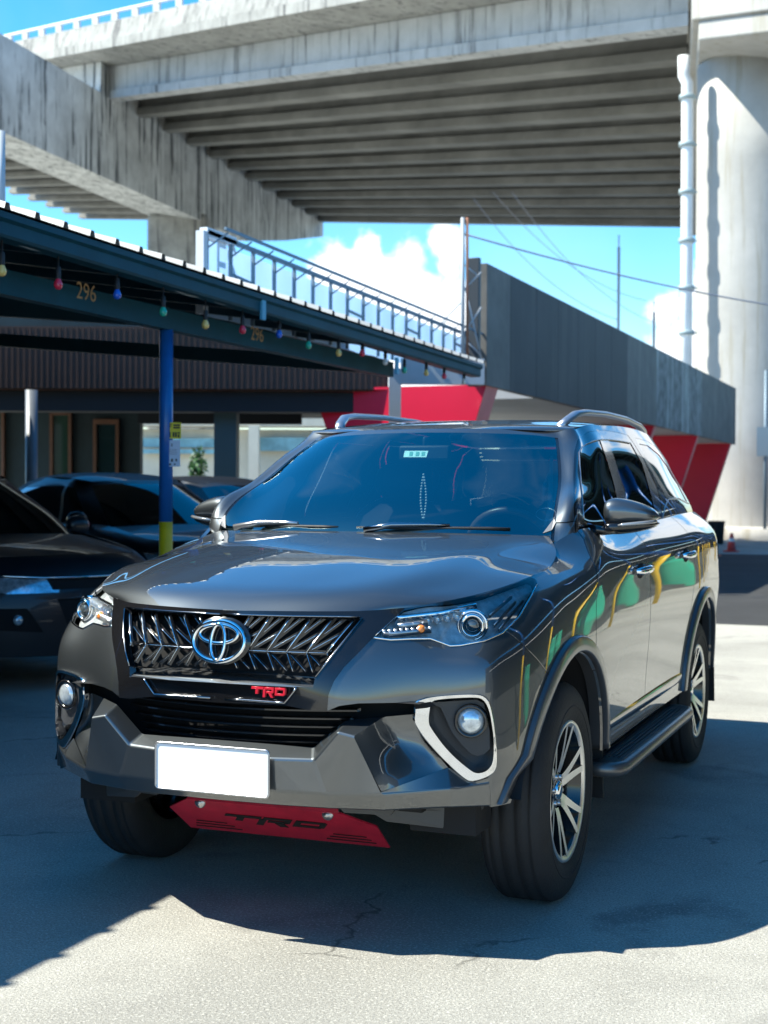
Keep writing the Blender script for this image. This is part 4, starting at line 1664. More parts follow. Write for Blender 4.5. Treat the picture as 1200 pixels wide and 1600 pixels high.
for sgn in (1, -1):
    UW.part('windshield_seal', UW.faces(FRIT), m_black, SUV, sgn, off=-.002)
    UW.part('body_pillar', UW.faces(PILLAR), m_paint, SUV, sgn)
    UW.part('window_frame', UW.faces(FRAME), m_black, SUV, sgn, off=-.001)
    o = UW.part('door_window', UW.faces(FGLASS), m_side, FDO[sgn], sgn, off=-.004)
    o = UW.part('door_window', UW.faces(RGLASS), m_side, RDO[sgn], sgn, off=-.004)
    UW.part('quarter_window', UW.faces(QGLASS), m_side, SUV, sgn, off=-.004)
UW.part('rear_window', UW.faces(RGL), m_side, SUV, off=-.003)
UW.part('roof_header', UW.faces(HEADER), m_paint, SUV)
UW.part('pillar_seam', UW.faces(20), m_gap, SUV, off=-.003)

# ---- roof
RE = [(.548, 1.068, 1.678), (.606, 1.10, 1.693), (.618, 1.24, 1.709), (.628, 1.41, 1.724), (.632, 1.9, 1.738), (.628, 2.35, 1.740), (.615, 2.72, 1.728), (.588, 3.0, 1.704), (.49, 3.26, 1.682)]
RC = [(.905, 1.690), (1.0, 1.706), (1.12, 1.722), (1.36, 1.745), (1.9, 1.770), (2.35, 1.772), (2.72, 1.760), (3.0, 1.742), (3.39, 1.690)]
RN = []
for (cy, cz), (ex, ey, ez) in zip(RC, RE):
    row = []
    for t in (0, .3, .55, .75, .9, 1.0):
        g = t ** 3.0
        row.append((ex * t, cy + (ey - cy) * t ** 2.0, cz + (ez - cz) * g))
    RN.append(row)
RF = Skin(RN, .03, .03, True, False)
rf = RF.part('roof', list(RF.bm.faces), m_paint, SUV, rim=.0)

# ---- front panel between the lamps: gloss black surround, recessed badge strip, open mesh
gr = LW.part('grille_surround', LW.faces(P_GARN), m_black, SUV, off=.004, rim=.03)
LW.part('badge_panel', LW.faces(P_REC), m_black, gr, off=-.010)
# bright edge lines


def line_px(skin, pts, off, sub=4):
    out = []
    for i in range(len(pts) - 1):
        for k in range(sub):
            t = k / sub
            out.append(skin.hit(pts[i][0] * (1 - t) + pts[i + 1][0] * t, pts[i][1] * (1 - t) + pts[i + 1][1] * t, off))
    out.append(skin.hit(*pts[-1], off))
    return out


E = MB()
E.tube(line_px(LW, [(352, 960), (460, 963.5), (562, 965)], .006), .003, 6)
E.tube(line_px(LW, [(566, 967), (493, 1058)], .006), .003, 6)
E.tube(line_px(LW, [(352, 1091.5), (445, 1098), (464, 1074)], .003), .004, 6)
E.mirror_x().build('trim_line', m_darkchrome, gr)
# sloping ledge under the mesh, open to the sky
LG = MB()
top = [LW.hit(x, y, -.050) for x, y in ((350, 1047), (420, 1051), (493, 1056))]
midl = [LW.hit(x, y, -.004) for x, y in ((350, 1062), (420, 1066.5), (491, 1071))]
low = [LW.hit(x, y, .005) for x, y in ((350, 1067.5), (420, 1071.5), (490, 1075))]
for a in (top, midl, low):
    a[0].x = 0
LG.grid([top, midl], 0, False)
LG.grid([midl, low], 0, False)
LG.mirror_x().build('grille_ledge', M('ledge_black', (.10, .105, .112), rough=.16, metal=.6, coat=1.0, coat_ior=1.9), gr)

G = MB()          # bright bar edges
GB = MB()         # black bars
FY = lambda x, z: float(np.interp(z, [.86, .92, 1.035], [-.905 + .10 * x * x / .12, -.897 + .14 * x * x / .12, -.880 + .17 * x * x / .17]))


def gy(x, z, o):
    p = LW.tree.ray_cast(Vector((abs(x), -3, z)), Vector((0, 1, 0)))[0]
    return Vector((x, (p.y if p else -.85) + o, z))


def xlim(z):
    return float(np.interp(z, [.861, 1.034], [.322, .418])) - .004


zt, zb, zm = 1.030, .868, .925
bars = []


def gbar(x0, z0, x1, z1, o=.012, w=.0055, h=.012, er=.0015):
    if abs(x0) > xlim(z0):
        return
    if abs(x1) > xlim(z1):   # clip
        for k in range(30):
            t = 1 - k / 30
            xx, zz = x0 + (x1 - x0) * t, z0 + (z1 - z0) * t
            if abs(xx) <= xlim(zz):
                x1, z1 = xx, zz
                break
    n = 4
    pts = [gy(x0 + (x1 - x0) * i / n, z0 + (z1 - z0) * i / n, o) for i in range(n + 1)]
    for a, b in zip(pts[:-1], pts[1:]):
        GB.beam(a, b, w, h)
    G.tube([p + Vector((0, -h * .5, 0)) for p in pts], er, 5)


for i in range(7):
    xm = .030 + .063 * i
    gbar(xm, zm, xm + .062, zt, .010, .0056, .016, .0019)              # upright leaning outwards
    gbar(xm, zm, xm + .030, zb, .012, .0046, .014, .0012)
    gbar(xm, zm, xm + .100, zm + .062, .018, .0044, .014, .0013)   # flatter branch
    gbar(xm + .024, zm + .040, xm + .095, zt, .020, .0040, .012, .0010)
    gbar(xm, zm, xm + .068, zb, .020, .0036, .012, .0008)
gbar(0, zm, .40, zm, .013, .0048, .014, .0014)
gm_ = GB.mirror_x().build('grille_mesh', m_black, gr, fix=False)
G.mirror_x().build('mesh_edge', m_chrome, gm_, fix=False)
BK = MB()
rows = []
for z in (.85, .90, .95, 1.0, 1.05):
    rows.append([gy(x, z, .055) for x in (0, .1, .2, .3, .38, .46)])
BK.grid(rows, 0, True)
BK.mirror_x().build('grille_backing', m_gap, gr, fix=False)

# emblem: outer oval ring, two inner ovals
EM = MB()
ec = LW.hit(345, 1002, .012)
ec.x = 0
tilt = .18


def epos(u, w, o=0):
    return Vector((u, ec.y + tilt * w - o, ec.z + w))


def oval(cx, cz, rx, rz, r, o=0, n=48, fl=None):
    EM.tube([epos(cx + rx * math.cos(2 * math.pi * k / n), cz + rz * math.sin(2 * math.pi * k / n), o) for k in range(n)], r, 8, closed=True, flat=fl)


oval(0, 0, .089, .062, .0085)
oval(0, .022, .066, .028, .0065, .004)
oval(0, -.002, .024, .055, .0065, .006)
em = EM.build('emblem', m_chrome, gr, fix=False)
ED = MB()
ring = [epos(.088 * math.cos(2 * math.pi * k / 40), .061 * math.sin(2 * math.pi * k / 40), -.004) for k in range(40)]
ED.add([epos(0, 0, -.002)] + ring, [(0, 1 + (k + 1) % 40, 1 + k) for k in range(40)], 0, True)
rim_o = [epos(.104 * math.cos(2 * math.pi * k / 40), .075 * math.sin(2 * math.pi * k / 40), -.012) for k in range(40)]
ED.grid([ring + ring[:1], rim_o + rim_o[:1]], 0, True)
back = [p + Vector((0, .05, 0)) for p in rim_o]
ED.grid([rim_o + rim_o[:1], back + back[:1]], 0, True)
ED.build('emblem_disc', m_black, em, fix=False)

# TRD lettering, drawn stroke by stroke: (x, z) in units of the letter height, leaning


def trd_strokes():
    S = []
    S.append([(0, 1), (1.75, 1), (1.75, .72), (0, .72)])
    S.append([(.62, .80), (.98, .80), (.98, .22), (.62, .22)])
    S.append([(1.70, .72), (2.05, .72), (2.05, -.10), (1.70, -.10)])
    S.append([(1.85, 1), (3.20, 1), (3.20, .74), (1.85, .74)])
    S.append([(2.90, .80), (3.20, .80), (3.20, .42), (2.90, .42)])
    S.append([(2.15, .60), (3.10, .60), (3.10, .36), (2.15, .36)])
    S.append([(2.45, .40), (2.85, .40), (3.25, -.10), (2.85, -.10)])
    S.append([(3.38, 1), (3.68, 1), (3.68, .16), (3.38, .16)])
    S.append([(3.6, 1), (4.75, 1), (4.75, .76), (3.6, .76)])
    S.append([(3.6, .40), (4.70, .40), (4.70, .16), (3.6, .16)])
    S.append([(4.55, .93), (4.85, .90), (4.85, .28), (4.55, .22)])
    return S


BD = MB()
b0, b1 = LW.hit(394, 1074, .0), LW.hit(447, 1090, .0)
bw, bh = b1.x - b0.x, .036
for st in trd_strokes():
    poly = []
    for x, z in st:
        X = b0.x + (x + (z - .5) * .10) / 4.85 * bw
        Z = (b0.z + b1.z) / 2 - .012 + z * bh * .8
        Y = gy(X, Z, .004).y
        poly.append((X, Y, Z))
    BD.prism(poly, (0, -.012, 0))
BD.build('red_badge', m_red, gr, bevel=.0008, segs=1)

# ---- lower intake: slats over a dark void
for k, z in enumerate((.742, .716, .690, .664, .640)):
    IN = MB()
    xw = float(np.interp(z, [.62, .75], [.315, .42]))
    pts = [Vector((x, -.875 + .10 * (x / .42) ** 2 + .004 * k, z)) for x in np.linspace(-xw, xw, 13)]
    IN.grid([[p + Vector((0, dy, dz)) for p in pts] for dy, dz in ((.015, .0045), (-.012, .0045), (-.015, .002), (-.015, -.003), (-.012, -.0045), (.015, -.0045), (.015, .0045))], 0, False)
    IN.build('intake_slat', m_black, SUV, fix=False)
VO = MB()
VO.grid([[Vector((x, -.80 + .12 * (x / .6) ** 2, z)) for x in np.linspace(-.62, .62, 9)] for z in (.455, .60, .775)], 0, False)
VO.grid([[Vector((x, -.74 + .12 * (x / .6) ** 2, z)) for x in np.linspace(-.44, .44, 9)] for z in (.775, 1.03)], 0, False)
VO.grid([[Vector((x, y, .775)) for x in np.linspace(-.62, .62, 9)] for y in (-.80, -.68)], 0, False)
VO.build('intake_void', m_gap, SUV, fix=False)

# ---- lower bumper guard: faceted, with raised peaks either side of the plate
V = {
    'A0': (0, -.890, .638), 'A1': (.302, -.872, .634), 'A2': (.404, -.862, .722), 'A3': (.50, -.79, .728), 'A4': (.585, -.735, .734),
    'B0': (0, -.950, .604), 'B05': (.19, -.944, .604), 'B1': (.322, -.918, .605), 'B2': (.405, -.930, .697), 'B3': (.457, -.926, .686),
    'C0': (0, -.940, .503), 'C05': (.20, -.934, .503), 'C1': (.36, -.914, .503), 'C2': (.534, -.860, .504), 'C3': (.70, -.725, .508), 'C4': (.795, -.618, .515),
    'F0': (0, -.905, .452), 'F05': (.20, -.90, .452), 'F1': (.36, -.882, .452), 'F2': (.52, -.835, .450), 'F3': (.68, -.705, .446), 'F4': (.797, -.603, .440),
    'G0': (0, -.72, .445), 'G05': (.20, -.72, .445), 'G1': (.36, -.70, .445), 'G2': (.52, -.66, .443), 'G3': (.66, -.56, .440), 'G4': (.76, -.46, .436),
}
for nm, (px, py), off in (('E', (655, 1182), -.012), ('D1', (645, 1123), -.004), ('D2', (664, 1160), -.002), ('D3', (702, 1199), -.001), ('D4', (737, 1223.5), .001), ('D5', (764, 1215), .001), ('H', (606, 1150), -.055), ('H2', (632, 1132), -.035)):
    V[nm] = tuple(LW.hit(px, py, off))
FC = [('A0', 'A1', 'B1', 'B05', 'B0'), ('A1', 'A2', 'B2', 'B1'), ('A2', 'A3', 'B3', 'B2'), ('B0', 'B05', 'C05', 'C0'), ('B05', 'B1', 'C1', 'C05'), ('B1', 'B2', 'B3', 'C2', 'C1'),
      ('C2', 'D3', 'C3'), ('D3', 'D4', 'C3'), ('D4', 'D5', 'C4', 'C3'),
      ('C0', 'C05', 'F05', 'F0'), ('C05', 'C1', 'F1', 'F05'), ('C1', 'C2', 'F2', 'F1'), ('C2', 'C3', 'F3', 'F2'), ('C3', 'C4', 'F4', 'F3'),
      ('F0', 'F05', 'G05', 'G0'), ('F05', 'F1', 'G1', 'G05'), ('F1', 'F2', 'G2', 'G1'), ('F2', 'F3', 'G3', 'G2'), ('F3', 'F4', 'G4', 'G3')]
ky = list(V)
me = bpy.data.meshes.new('bumper_guard')
bm = bmesh.new()
for sx in (1, -1):
    vs = {k: bm.verts.new((V[k][0] * sx, V[k][1], V[k][2])) for k in ky}
    for f in FC:
        bm.faces.new([vs[k] for k in (f if sx == 1 else f[::-1])])
bmesh.ops.remove_doubles(bm, verts=bm.verts, dist=1e-5)
loose = [v for v in bm.verts if not v.link_faces]
bmesh.ops.delete(bm, geom=loose, context='VERTS')
for f in bm.faces:
    f.normal_update()
es = [e for e in bm.edges if len(e.link_faces) == 2 and e.calc_face_angle(0) > 0.10]
bmesh.ops.bevel(bm, geom=es, offset=.018, segments=5, affect='EDGES', profile=.5, clamp_overlap=True)
bmesh.ops.triangulate(bm, faces=[f for f in bm.faces if len(f.verts) > 4])
for f in bm.faces:
    f.smooth = True
for v in bm.verts:
    v.co -= Vector((0, 1.37, 0))
bm.to_mesh(me)
bm.free()
me.materials.append(m_paint)
o = bpy.data.objects.new('bumper_guard', me)
COL.objects.link(o)
o.parent = SUV
# weighted smooth shading: big facets stay flat, bevels stay round
wn = o.modifiers.new('weighted', 'WEIGHTED_NORMAL')
wn.mode = 'FACE_AREA'
wn.weight = 100

# the scooped flank between each peak and the fog lamp: one smooth concave patch
def poly_at(names, t):
    P = [Vector(V[k]) for k in names]
    L = [(b - a).length for a, b in zip(P[:-1], P[1:])]
    s_ = t * sum(L)
    for a, b, l in zip(P[:-1], P[1:], L):
        if s_ <= l or b is P[-1]:
            return a.lerp(b, min(1, s_ / l))
        s_ -= l


SCP = MB()
n = 16
rows = []
for j in range(n + 1):
    v = j / n
    row = []
    for i in range(n + 1):
        u = i / n
        T_, Bm = poly_at(('B3', 'A3', 'A4', 'D1'), u), poly_at(('C2', 'D3'), u)
        Lf, Rg = poly_at(('B3', 'C2'), v), poly_at(('D1', 'D2', 'D3'), v)
        c = Lf * (1 - u) + Rg * u + T_ * (1 - v) + Bm * v - (Vector(V['B3']) * (1 - u) * (1 - v) + Vector(V['D1']) * u * (1 - v) + Vector(V['C2']) * (1 - u) * v + Vector(V['D3']) * u * v)
        dpt = .042 * (math.sin(math.pi * min(1, u * 1.0)) ** .8) * (math.sin(math.pi * v) ** .9) * (1 - .3 * v)
        ov = max(0, 1 - 6 * u) * .9 * (1 - .6 * (v > .97))
        row.append(c + Vector((-.25, .95, .1)) * dpt + Vector((-.010, .007, 0)) * ov + Vector((0, .006, -.008)) * max(0, 1 - 5 * (1 - v)))
    rows.append(row)
SCP.grid(rows, 0, True)
for mb_ in (SCP, SCP.mirrored()):
    mb_.build('bumper_scoop', m_paint, o)

# ---- number plate
PL = MB()
pc = Vector((0, -.966, .560))


def rrect(w, h, r, n=5):
    pts = []
    for cx, cz, a0 in ((w - r, h - r, 0), (-w + r, h - r, 90), (-w + r, -h + r, 180), (w - r, -h + r, 270)):
        for k in range(n + 1):
            a = math.radians(a0 + 90 * k / n)
            pts.append((cx + r * math.cos(a), cz + r * math.sin(a)))
    return pts


PL.prism([(x, pc.y, pc.z + z) for x, z in rrect(.195, .070, .012)], (0, .008, 0))
pl = PL.build('license_plate', m_plate, SUV)
PF = MB()
PF.tube([(x, pc.y - .001, pc.z + z) for x, z in rrect(.197, .072, .012)], .0035, 6, closed=True)
PF.build('plate_frame', m_silver, pl)

# ---- skid plate
SK = MB()
sk = [(-.262, -.655, .408), (.262, -.655, .408), (.36, -.625, .382), (.345, -.42, .300), (-.345, -.42, .300), (-.36, -.625, .382)]
SK.prism([(.28, -.625, .378), (.385, -.5566, .328), (.378, -.42, .228), (-.378, -.42, .228), (-.385, -.5566, .328), (-.28, -.625, .378)], (0, .004, .004))
SK.add([(.28, -.625, .378), (.26, -.60, .45), (-.26, -.60, .45), (-.28, -.625, .378)], [(0, 1, 2, 3)])
skid = SK.build('skid_plate', m_skid, SUV)
T = MB()
s0, s1, sz0, sz1 = -.19, .19, .0, 1.0


def skp(x, t, o):
    """Point on the skid plate: x across, t from the bottom (0) to the top edge (1)."""
    return Vector((x, -.42 + (-.625 + .42) * t, .228 + (.378 - .228) * t)) + Vector((0, -.59, -.81)) * o


for st in trd_strokes():
    T.prism([skp(s0 + (x + (z - .5) * .5) / 4.85 * (s1 - s0), .40 + z * .24, .001) for x, z in st], Vector((0, -.59, -.81)) * .002)
for k in range(3):
    for sgn in (-1, 1):
        T.prism([skp(sgn * (.16 + .02 * k), .12 + .09 * k, .001), skp(sgn * (.34 - .01 * k), .12 + .09 * k, .001), skp(sgn * (.34 - .01 * k), .135 + .09 * k, .001), skp(sgn * (.16 + .02 * k), .135 + .09 * k, .001)], Vector((0, -.4, -.9)) * .002)
T.build('cut_lettering', m_gap, skid)
BO = MB()
for x in (-.235, .235):
    BO.lathe([(.0, -.014), (.008, -.014), (.010, -.008), (.018, -.006), (.020, 0)], skp(x, .93, .0), 'y', 16)
BO.build('mounting_bolt', m_silver, skid)

# ---- headlights, fog lamps
for sgn in (1, -1):
    fl = LW.faces(P_LAMP)
    lens = LW.part('headlight', fl, m_lens, SUV, sgn, off=.002)
    LW.part('lamp_bowl', fl, m_lampdark, lens, sgn, off=-.030)
    # chrome edging that follows the lens outline
    CH = MB()
    CH.tube(line_px(LW, [(583, 996), (610, 999.5), (640, 998), (672, 997.5), (690, 1004), (703, 1009), (720, 1008), (757, 1001), (785, 989), (811, 964), (829, 933), (839, 913)], .0, 3), .0035, 6)
    CH.tube(line_px(LW, [(586, 993), (603, 978), (622, 960)], .0, 3), .003, 6)
    # bright blade along the top
    a = line_px(LW, [(618, 966), (655, 962), (690, 958), (722, 951), (745, 946)], -.004, 3)
    CH.tube(a, .008, 8, flat=(.5, 1.3))
    (CH if sgn == 1 else CH.mirrored()).build('chrome_edge', m_chrome, lens)
    # smoked visor strip at the top edge
    RB = MB()
    for i in range(9):     # ribbed reflector row
        p = LW.hit(600 + 9 * i, 988 - .6 * i, -.004)
        RB.tube([p + Vector((0, 0, -.010)), p + Vector((0, 0, .010))], .006, 8)
    for i in range(7):
        p = LW.hit(626 + 15 * i, 974 - 2.2 * i, -.005)
        RB.lathe([(0, .010), (.008, .008), (.013, .0), (.016, -.006)], p, 'y', 14)
    (RB if sgn == 1 else RB.mirrored()).build('reflector_row', m_white, lens)
    for a, b, wd in (((622, 979), (668, 973), .011), ((600, 991.5), (674, 984.5), .009), ((772, 978), (806, 940), .007), ((780, 984), (818, 938), .007), ((765, 962), (800, 932), .007)):
        BL = MB()
        BL.tube(line_px(LW, [a, b], -.003, 3), wd, 8, flat=(.4, 1))
        (BL if sgn == 1 else BL.mirrored()).build('light_guide', m_silver, lens)
    AM = MB()
    p = LW.hit(657, 983, -.002)
    AM.lathe([(0, -.010), (.010, -.008), (.014, 0), (.014, .01)], p, 'y', 16)
    (AM if sgn == 1 else AM.mirrored()).build('turn_signal', m_amber, lens)
    pc0 = LW.hit(740, 974, -.012)
    dirn = (CAM_LOC - pc0)
    dirn = Vector((.30, -.95, 0)).normalized()
    q = dirn.to_track_quat('Z', 'Y').to_matrix()

    def turned(mb):
        return mb.move(lambda v: pc0 + q @ v)
    PR = MB()
    PR.lathe([(.027, .012), (.031, .020), (.036, .019), (.039, .008), (.039, -.03)], (0, 0, 0), 'z', 40)
    PR.lathe([(.041, .002), (.045, .007), (.050, .002), (.051, -.02)], (0, 0, 0), 'z', 40)
    PR = turned(PR)
    prj = (PR if sgn == 1 else PR.mirrored()).build('projector_ring', m_chrome, lens)
    PB = MB()
    PB.lathe([(0, .022), (.008, .0205), (.016, .017), (.022, .011), (.027, .0), (.027, -.01)], (0, 0, 0), 'z', 32)
    PB = turned(PB)
    (PB if sgn == 1 else PB.mirrored()).build('projector_ball', M('projector_glass', (.05, .06, .065), rough=.03, coat=1.0, spec=.9), prj)

    # fog lamp nest
    def chaikin(P, it=2):
        for _ in range(it):
            Q = []
            for a, b in zip(P, P[1:] + P[:1]):
                Q += [(a[0] * .75 + b[0] * .25, a[1] * .75 + b[1] * .25), (a[0] * .25 + b[0] * .75, a[1] * .25 + b[1] * .75)]
            P = Q
        return P
    outer = [LW.hit(x, y, .004) for x, y in chaikin(BEZ)]
    INN = [(673, 1094.5), (690, 1092), (715, 1090), (745, 1089), (753.5, 1092.5), (758, 1098), (763.5, 1110), (769, 1142.5), (770.5, 1172), (768.5, 1194), (759, 1205), (746.5, 1208.5), (735.5, 1205), (699, 1173.7), (672, 1137), (668.6, 1128), (670, 1110)]
    inner = [LW.hit(x, y, .006) for x, y in chaikin(INN)]
    # resample both loops to the same count

    def loop(pts, n):
        pts = pts + pts[:1]
        d = [0]
        for a, b in zip(pts[:-1], pts[1:]):
            d.append(d[-1] + (b - a).length)
        out = []
        for k in range(n):
            s = d[-1] * k / n
            i = max(j for j in range(len(d)) if d[j] <= s + 1e-9)
            i = min(i, len(pts) - 2)
            t = (s - d[i]) / max(d[i + 1] - d[i], 1e-9)
            out.append(pts[i].lerp(pts[i + 1], t))
        return out
    N_ = 72
    lo_, li_ = loop(outer, N_), loop(inner, N_)
    # match starting points by angle about the middle
    mid = sum(lo_, Vector()) / N_
    li2 = []
    for p in lo_:
        best = min(inner[k].lerp(inner[(k + 1) % len(inner)], t / 6) .copy() if False else (((inner[k].lerp(inner[(k + 1) % len(inner)], t / 6)) - p).length, k, t) for k in range(len(inner)) for t in range(6))
        li2.append(inner[best[1]].lerp(inner[(best[1] + 1) % len(inner)], best[2] / 6))
    inn_dir = Vector((-.28, .95, 0)).normalized()
    BZ = MB()
    roll = [p.lerp(a, .12) + Vector((0, -.004, 0)) for p, a in zip(lo_, li2)]
    edge = [p + inn_dir * .02 for p in lo_]
    BZ.grid([edge, lo_, roll, li2], 0, True, close=True)
    wall = [p + inn_dir * .075 + (mid - p) * .12 for p in li2]
    BZ.grid([li2, wall], 0, False, close=True)
    bz = (BZ if sgn == 1 else BZ.mirrored()).build('fog_lamp_bezel', m_chrome, SUV, autosmooth=.6)
    NG_ = MB()
    NG_.add([LW.hit(x, y, .010) for x, y in ((645, 1100), (673, 1096.5), (680, 1102), (666, 1105.5), (648, 1107.5))], [(0, 1, 2, 3, 4)])
    (NG_ if sgn == 1 else NG_.mirrored()).build('bezel_gap', m_gap, bz, fix=False)
    RC_ = MB()
    cpt = sum(wall, Vector()) / N_
    RC_.add([cpt] + wall, [(0, 1 + k, 1 + (k + 1) % N_) for k in range(N_)], 0, False)
    sn = Vector((.45, -.89, 0)).normalized()
    sp = Vector((.735, -.650, .710)) - sn * .006
    shelf = []
    for x, y in [(672, 1098), (745, 1093), (756, 1099), (765, 1142), (765.5, 1170), (757, 1178), (746, 1181), (736, 1178), (722, 1164), (706, 1144), (689, 1106)]:
        d = px_dir(x, y)
        shelf.append(CAM_LOC + d * ((sp - CAM_LOC).dot(sn) / d.dot(sn)))
    RC_.prism(shelf, inn_dir * .03, 0)
    (RC_ if sgn == 1 else RC_.mirrored()).build('fog_lamp_panel', M('fog_panel_grey', (.030, .031, .034), rough=.5, bump=.1, bscale=300), bz)
    fc = Vector((.735, -.650, .710))
    FQ = Vector((.28, -.95, 0)).normalized().to_track_quat('Z', 'Y').to_matrix()
    FR = MB()
    FR.lathe([(.040, .008), (.046, .016), (.052, .012), (.054, -.02)], (0, 0, 0), 'z', 36)
    FR.move(lambda v: fc + FQ @ v)
    fr = (FR if sgn == 1 else FR.mirrored()).build('fog_lamp', m_black, bz)
    FL = MB()
    FL.lathe([(0, .022), (.015, .021), (.028, .017), (.037, .010), (.042, .0)], (0, 0, 0), 'z', 30)
    FL.move(lambda v: fc + FQ @ v)
    (FL if sgn == 1 else FL.mirrored()).build('fog_lamp_lens', M('fog_lens', (.62, .68, .72), rough=.08, metal=.55, coat=1.0, var=.35, vscale=40), fr)

# ---- inner lining so nothing shines through
UB = MB()
UB.box((0, 1.45, .50), (1.35, 3.9, .20))
UB.box((0, -.35, .56), (1.15, .60, .30))
UB.box((0, 3.2, .62), (1.5, 1.0, .30))
for sgn in (1, -1):
    UB.box((sgn * .62, -.50, .385), (.22, .16, .10))
    UB.beam((sgn * .25, 0, .36), (sgn * .68, 0, .37), .09, .07)
UB.beam((-.7, 2.745, .385), (.7, 2.745, .385), .12, .12)
UB.lathe([(0, -.16), (.12, -.13), (.16, 0), (.12, .13), (0, .16)], (0.1, 2.745, .385), 'x', 20)
UB.build('underbody', m_under, SUV)
m_splash = M('splash_guard_grey', (.055, .057, .06), rough=.5)
for outl in ([(.50, -.70, .452), (.74, -.52, .448), (.72, -.52, .365), (.66, -.56, .345), (.46, -.66, .375), (.40, -.70, .42)], [(.30, -.74, .452), (.52, -.70, .452), (.48, -.68, .40), (.34, -.72, .405)]):
    for sgn in (1, -1):
        AP = MB()
        AP.prism([(sgn * x, y, z) for x, y, z in outl], (0, .02, 0))
        AP.build('splash_guard', m_splash, SUV)

m_flare = M('flare_graphite', (.075, .077, .082), rough=.36, metal=.4, coat=.5, coat_r=.10)
# wheel-house liners
for sgn in (1, -1):
    for cy, fr in ((0, True), (2.745, False)):
        LN = MB()
        al = [(y, max(z, .455)) for y, z in arch_line(cy, .485, fr)]
        rows = [[Vector((x, y, z)) for y, z in al] for x in (.46, .70, .865)]
        LN.grid(rows, 0, True)
        LN.grid([[Vector((.46, y, z)) for y, z in al], [Vector((.46, cy, .40)) for _ in al]], 0, False)
        (LN if sgn == 1 else LN.mirrored()).build('wheel_liner', m_under, SUV, fix=False)
        # flare
        FLR = MB()
        prof = [(.5365, .0), (.5345, .012), (.5315, .0165), (.527, .018), (.505, .0205), (.486, .0215), (.4805, .0195), (.4775, .014), (.476, .0), (.474, -.05)]
        rows = []
        for r, o in prof:
            row = []
            for (y, z), (yr, zr) in zip(arch_line(cy, r, fr), arch_line(cy, .535, fr)):
                h = LW.hit_x(yr, max(zr, .445))
                x = (h.x if h else .88)
                row.append(Vector((x + o, y, max(z, .445))))
            rows.append(row)
        FLR.grid(rows, 0, True)
        (FLR if sgn == 1 else FLR.mirrored()).build('wheel_arch_flare', m_flare, SUV, fix=False, autosmooth=None)
        if not fr or True:   # mud flap behind each wheel
            MF = MB()
            yy = cy + (.50 if fr else .53)
            MF.prism([(.66, yy, .50), (.885, yy - .005, .50), (.885, yy + .02, .25), (.66, yy + .02, .25)], (0, .012, 0))
            (MF if sgn == 1 else MF.mirrored()).build('mud_flap', m_matt, SUV)

# ---- wheels
TY = []
tw = .1325
prof_t = [(.232, -.103), (.243, -.113), (.270, -.1245), (.305, -.128), (.335, -.124), (.356, -.115), (.368, -.104), (.375, -.090)]
grooves = [-.075, -.028, .028, .075]
tp = list(prof_t)
for g in grooves:
    r0 = .3795 - .0012 * abs(g) / .075
    tp += [(r0, g - .0075), (.3745, g - .0055), (.3745, g + .0055), (r0, g + .0075)]
tp += [(r, -t) for r, t in prof_t[::-1]]


tp = [(r, t if t > 0 else t * .80) for r, t in tp]


m_iron = M('brake_iron', (.16, .16, .165), rough=.4, metal=.8)


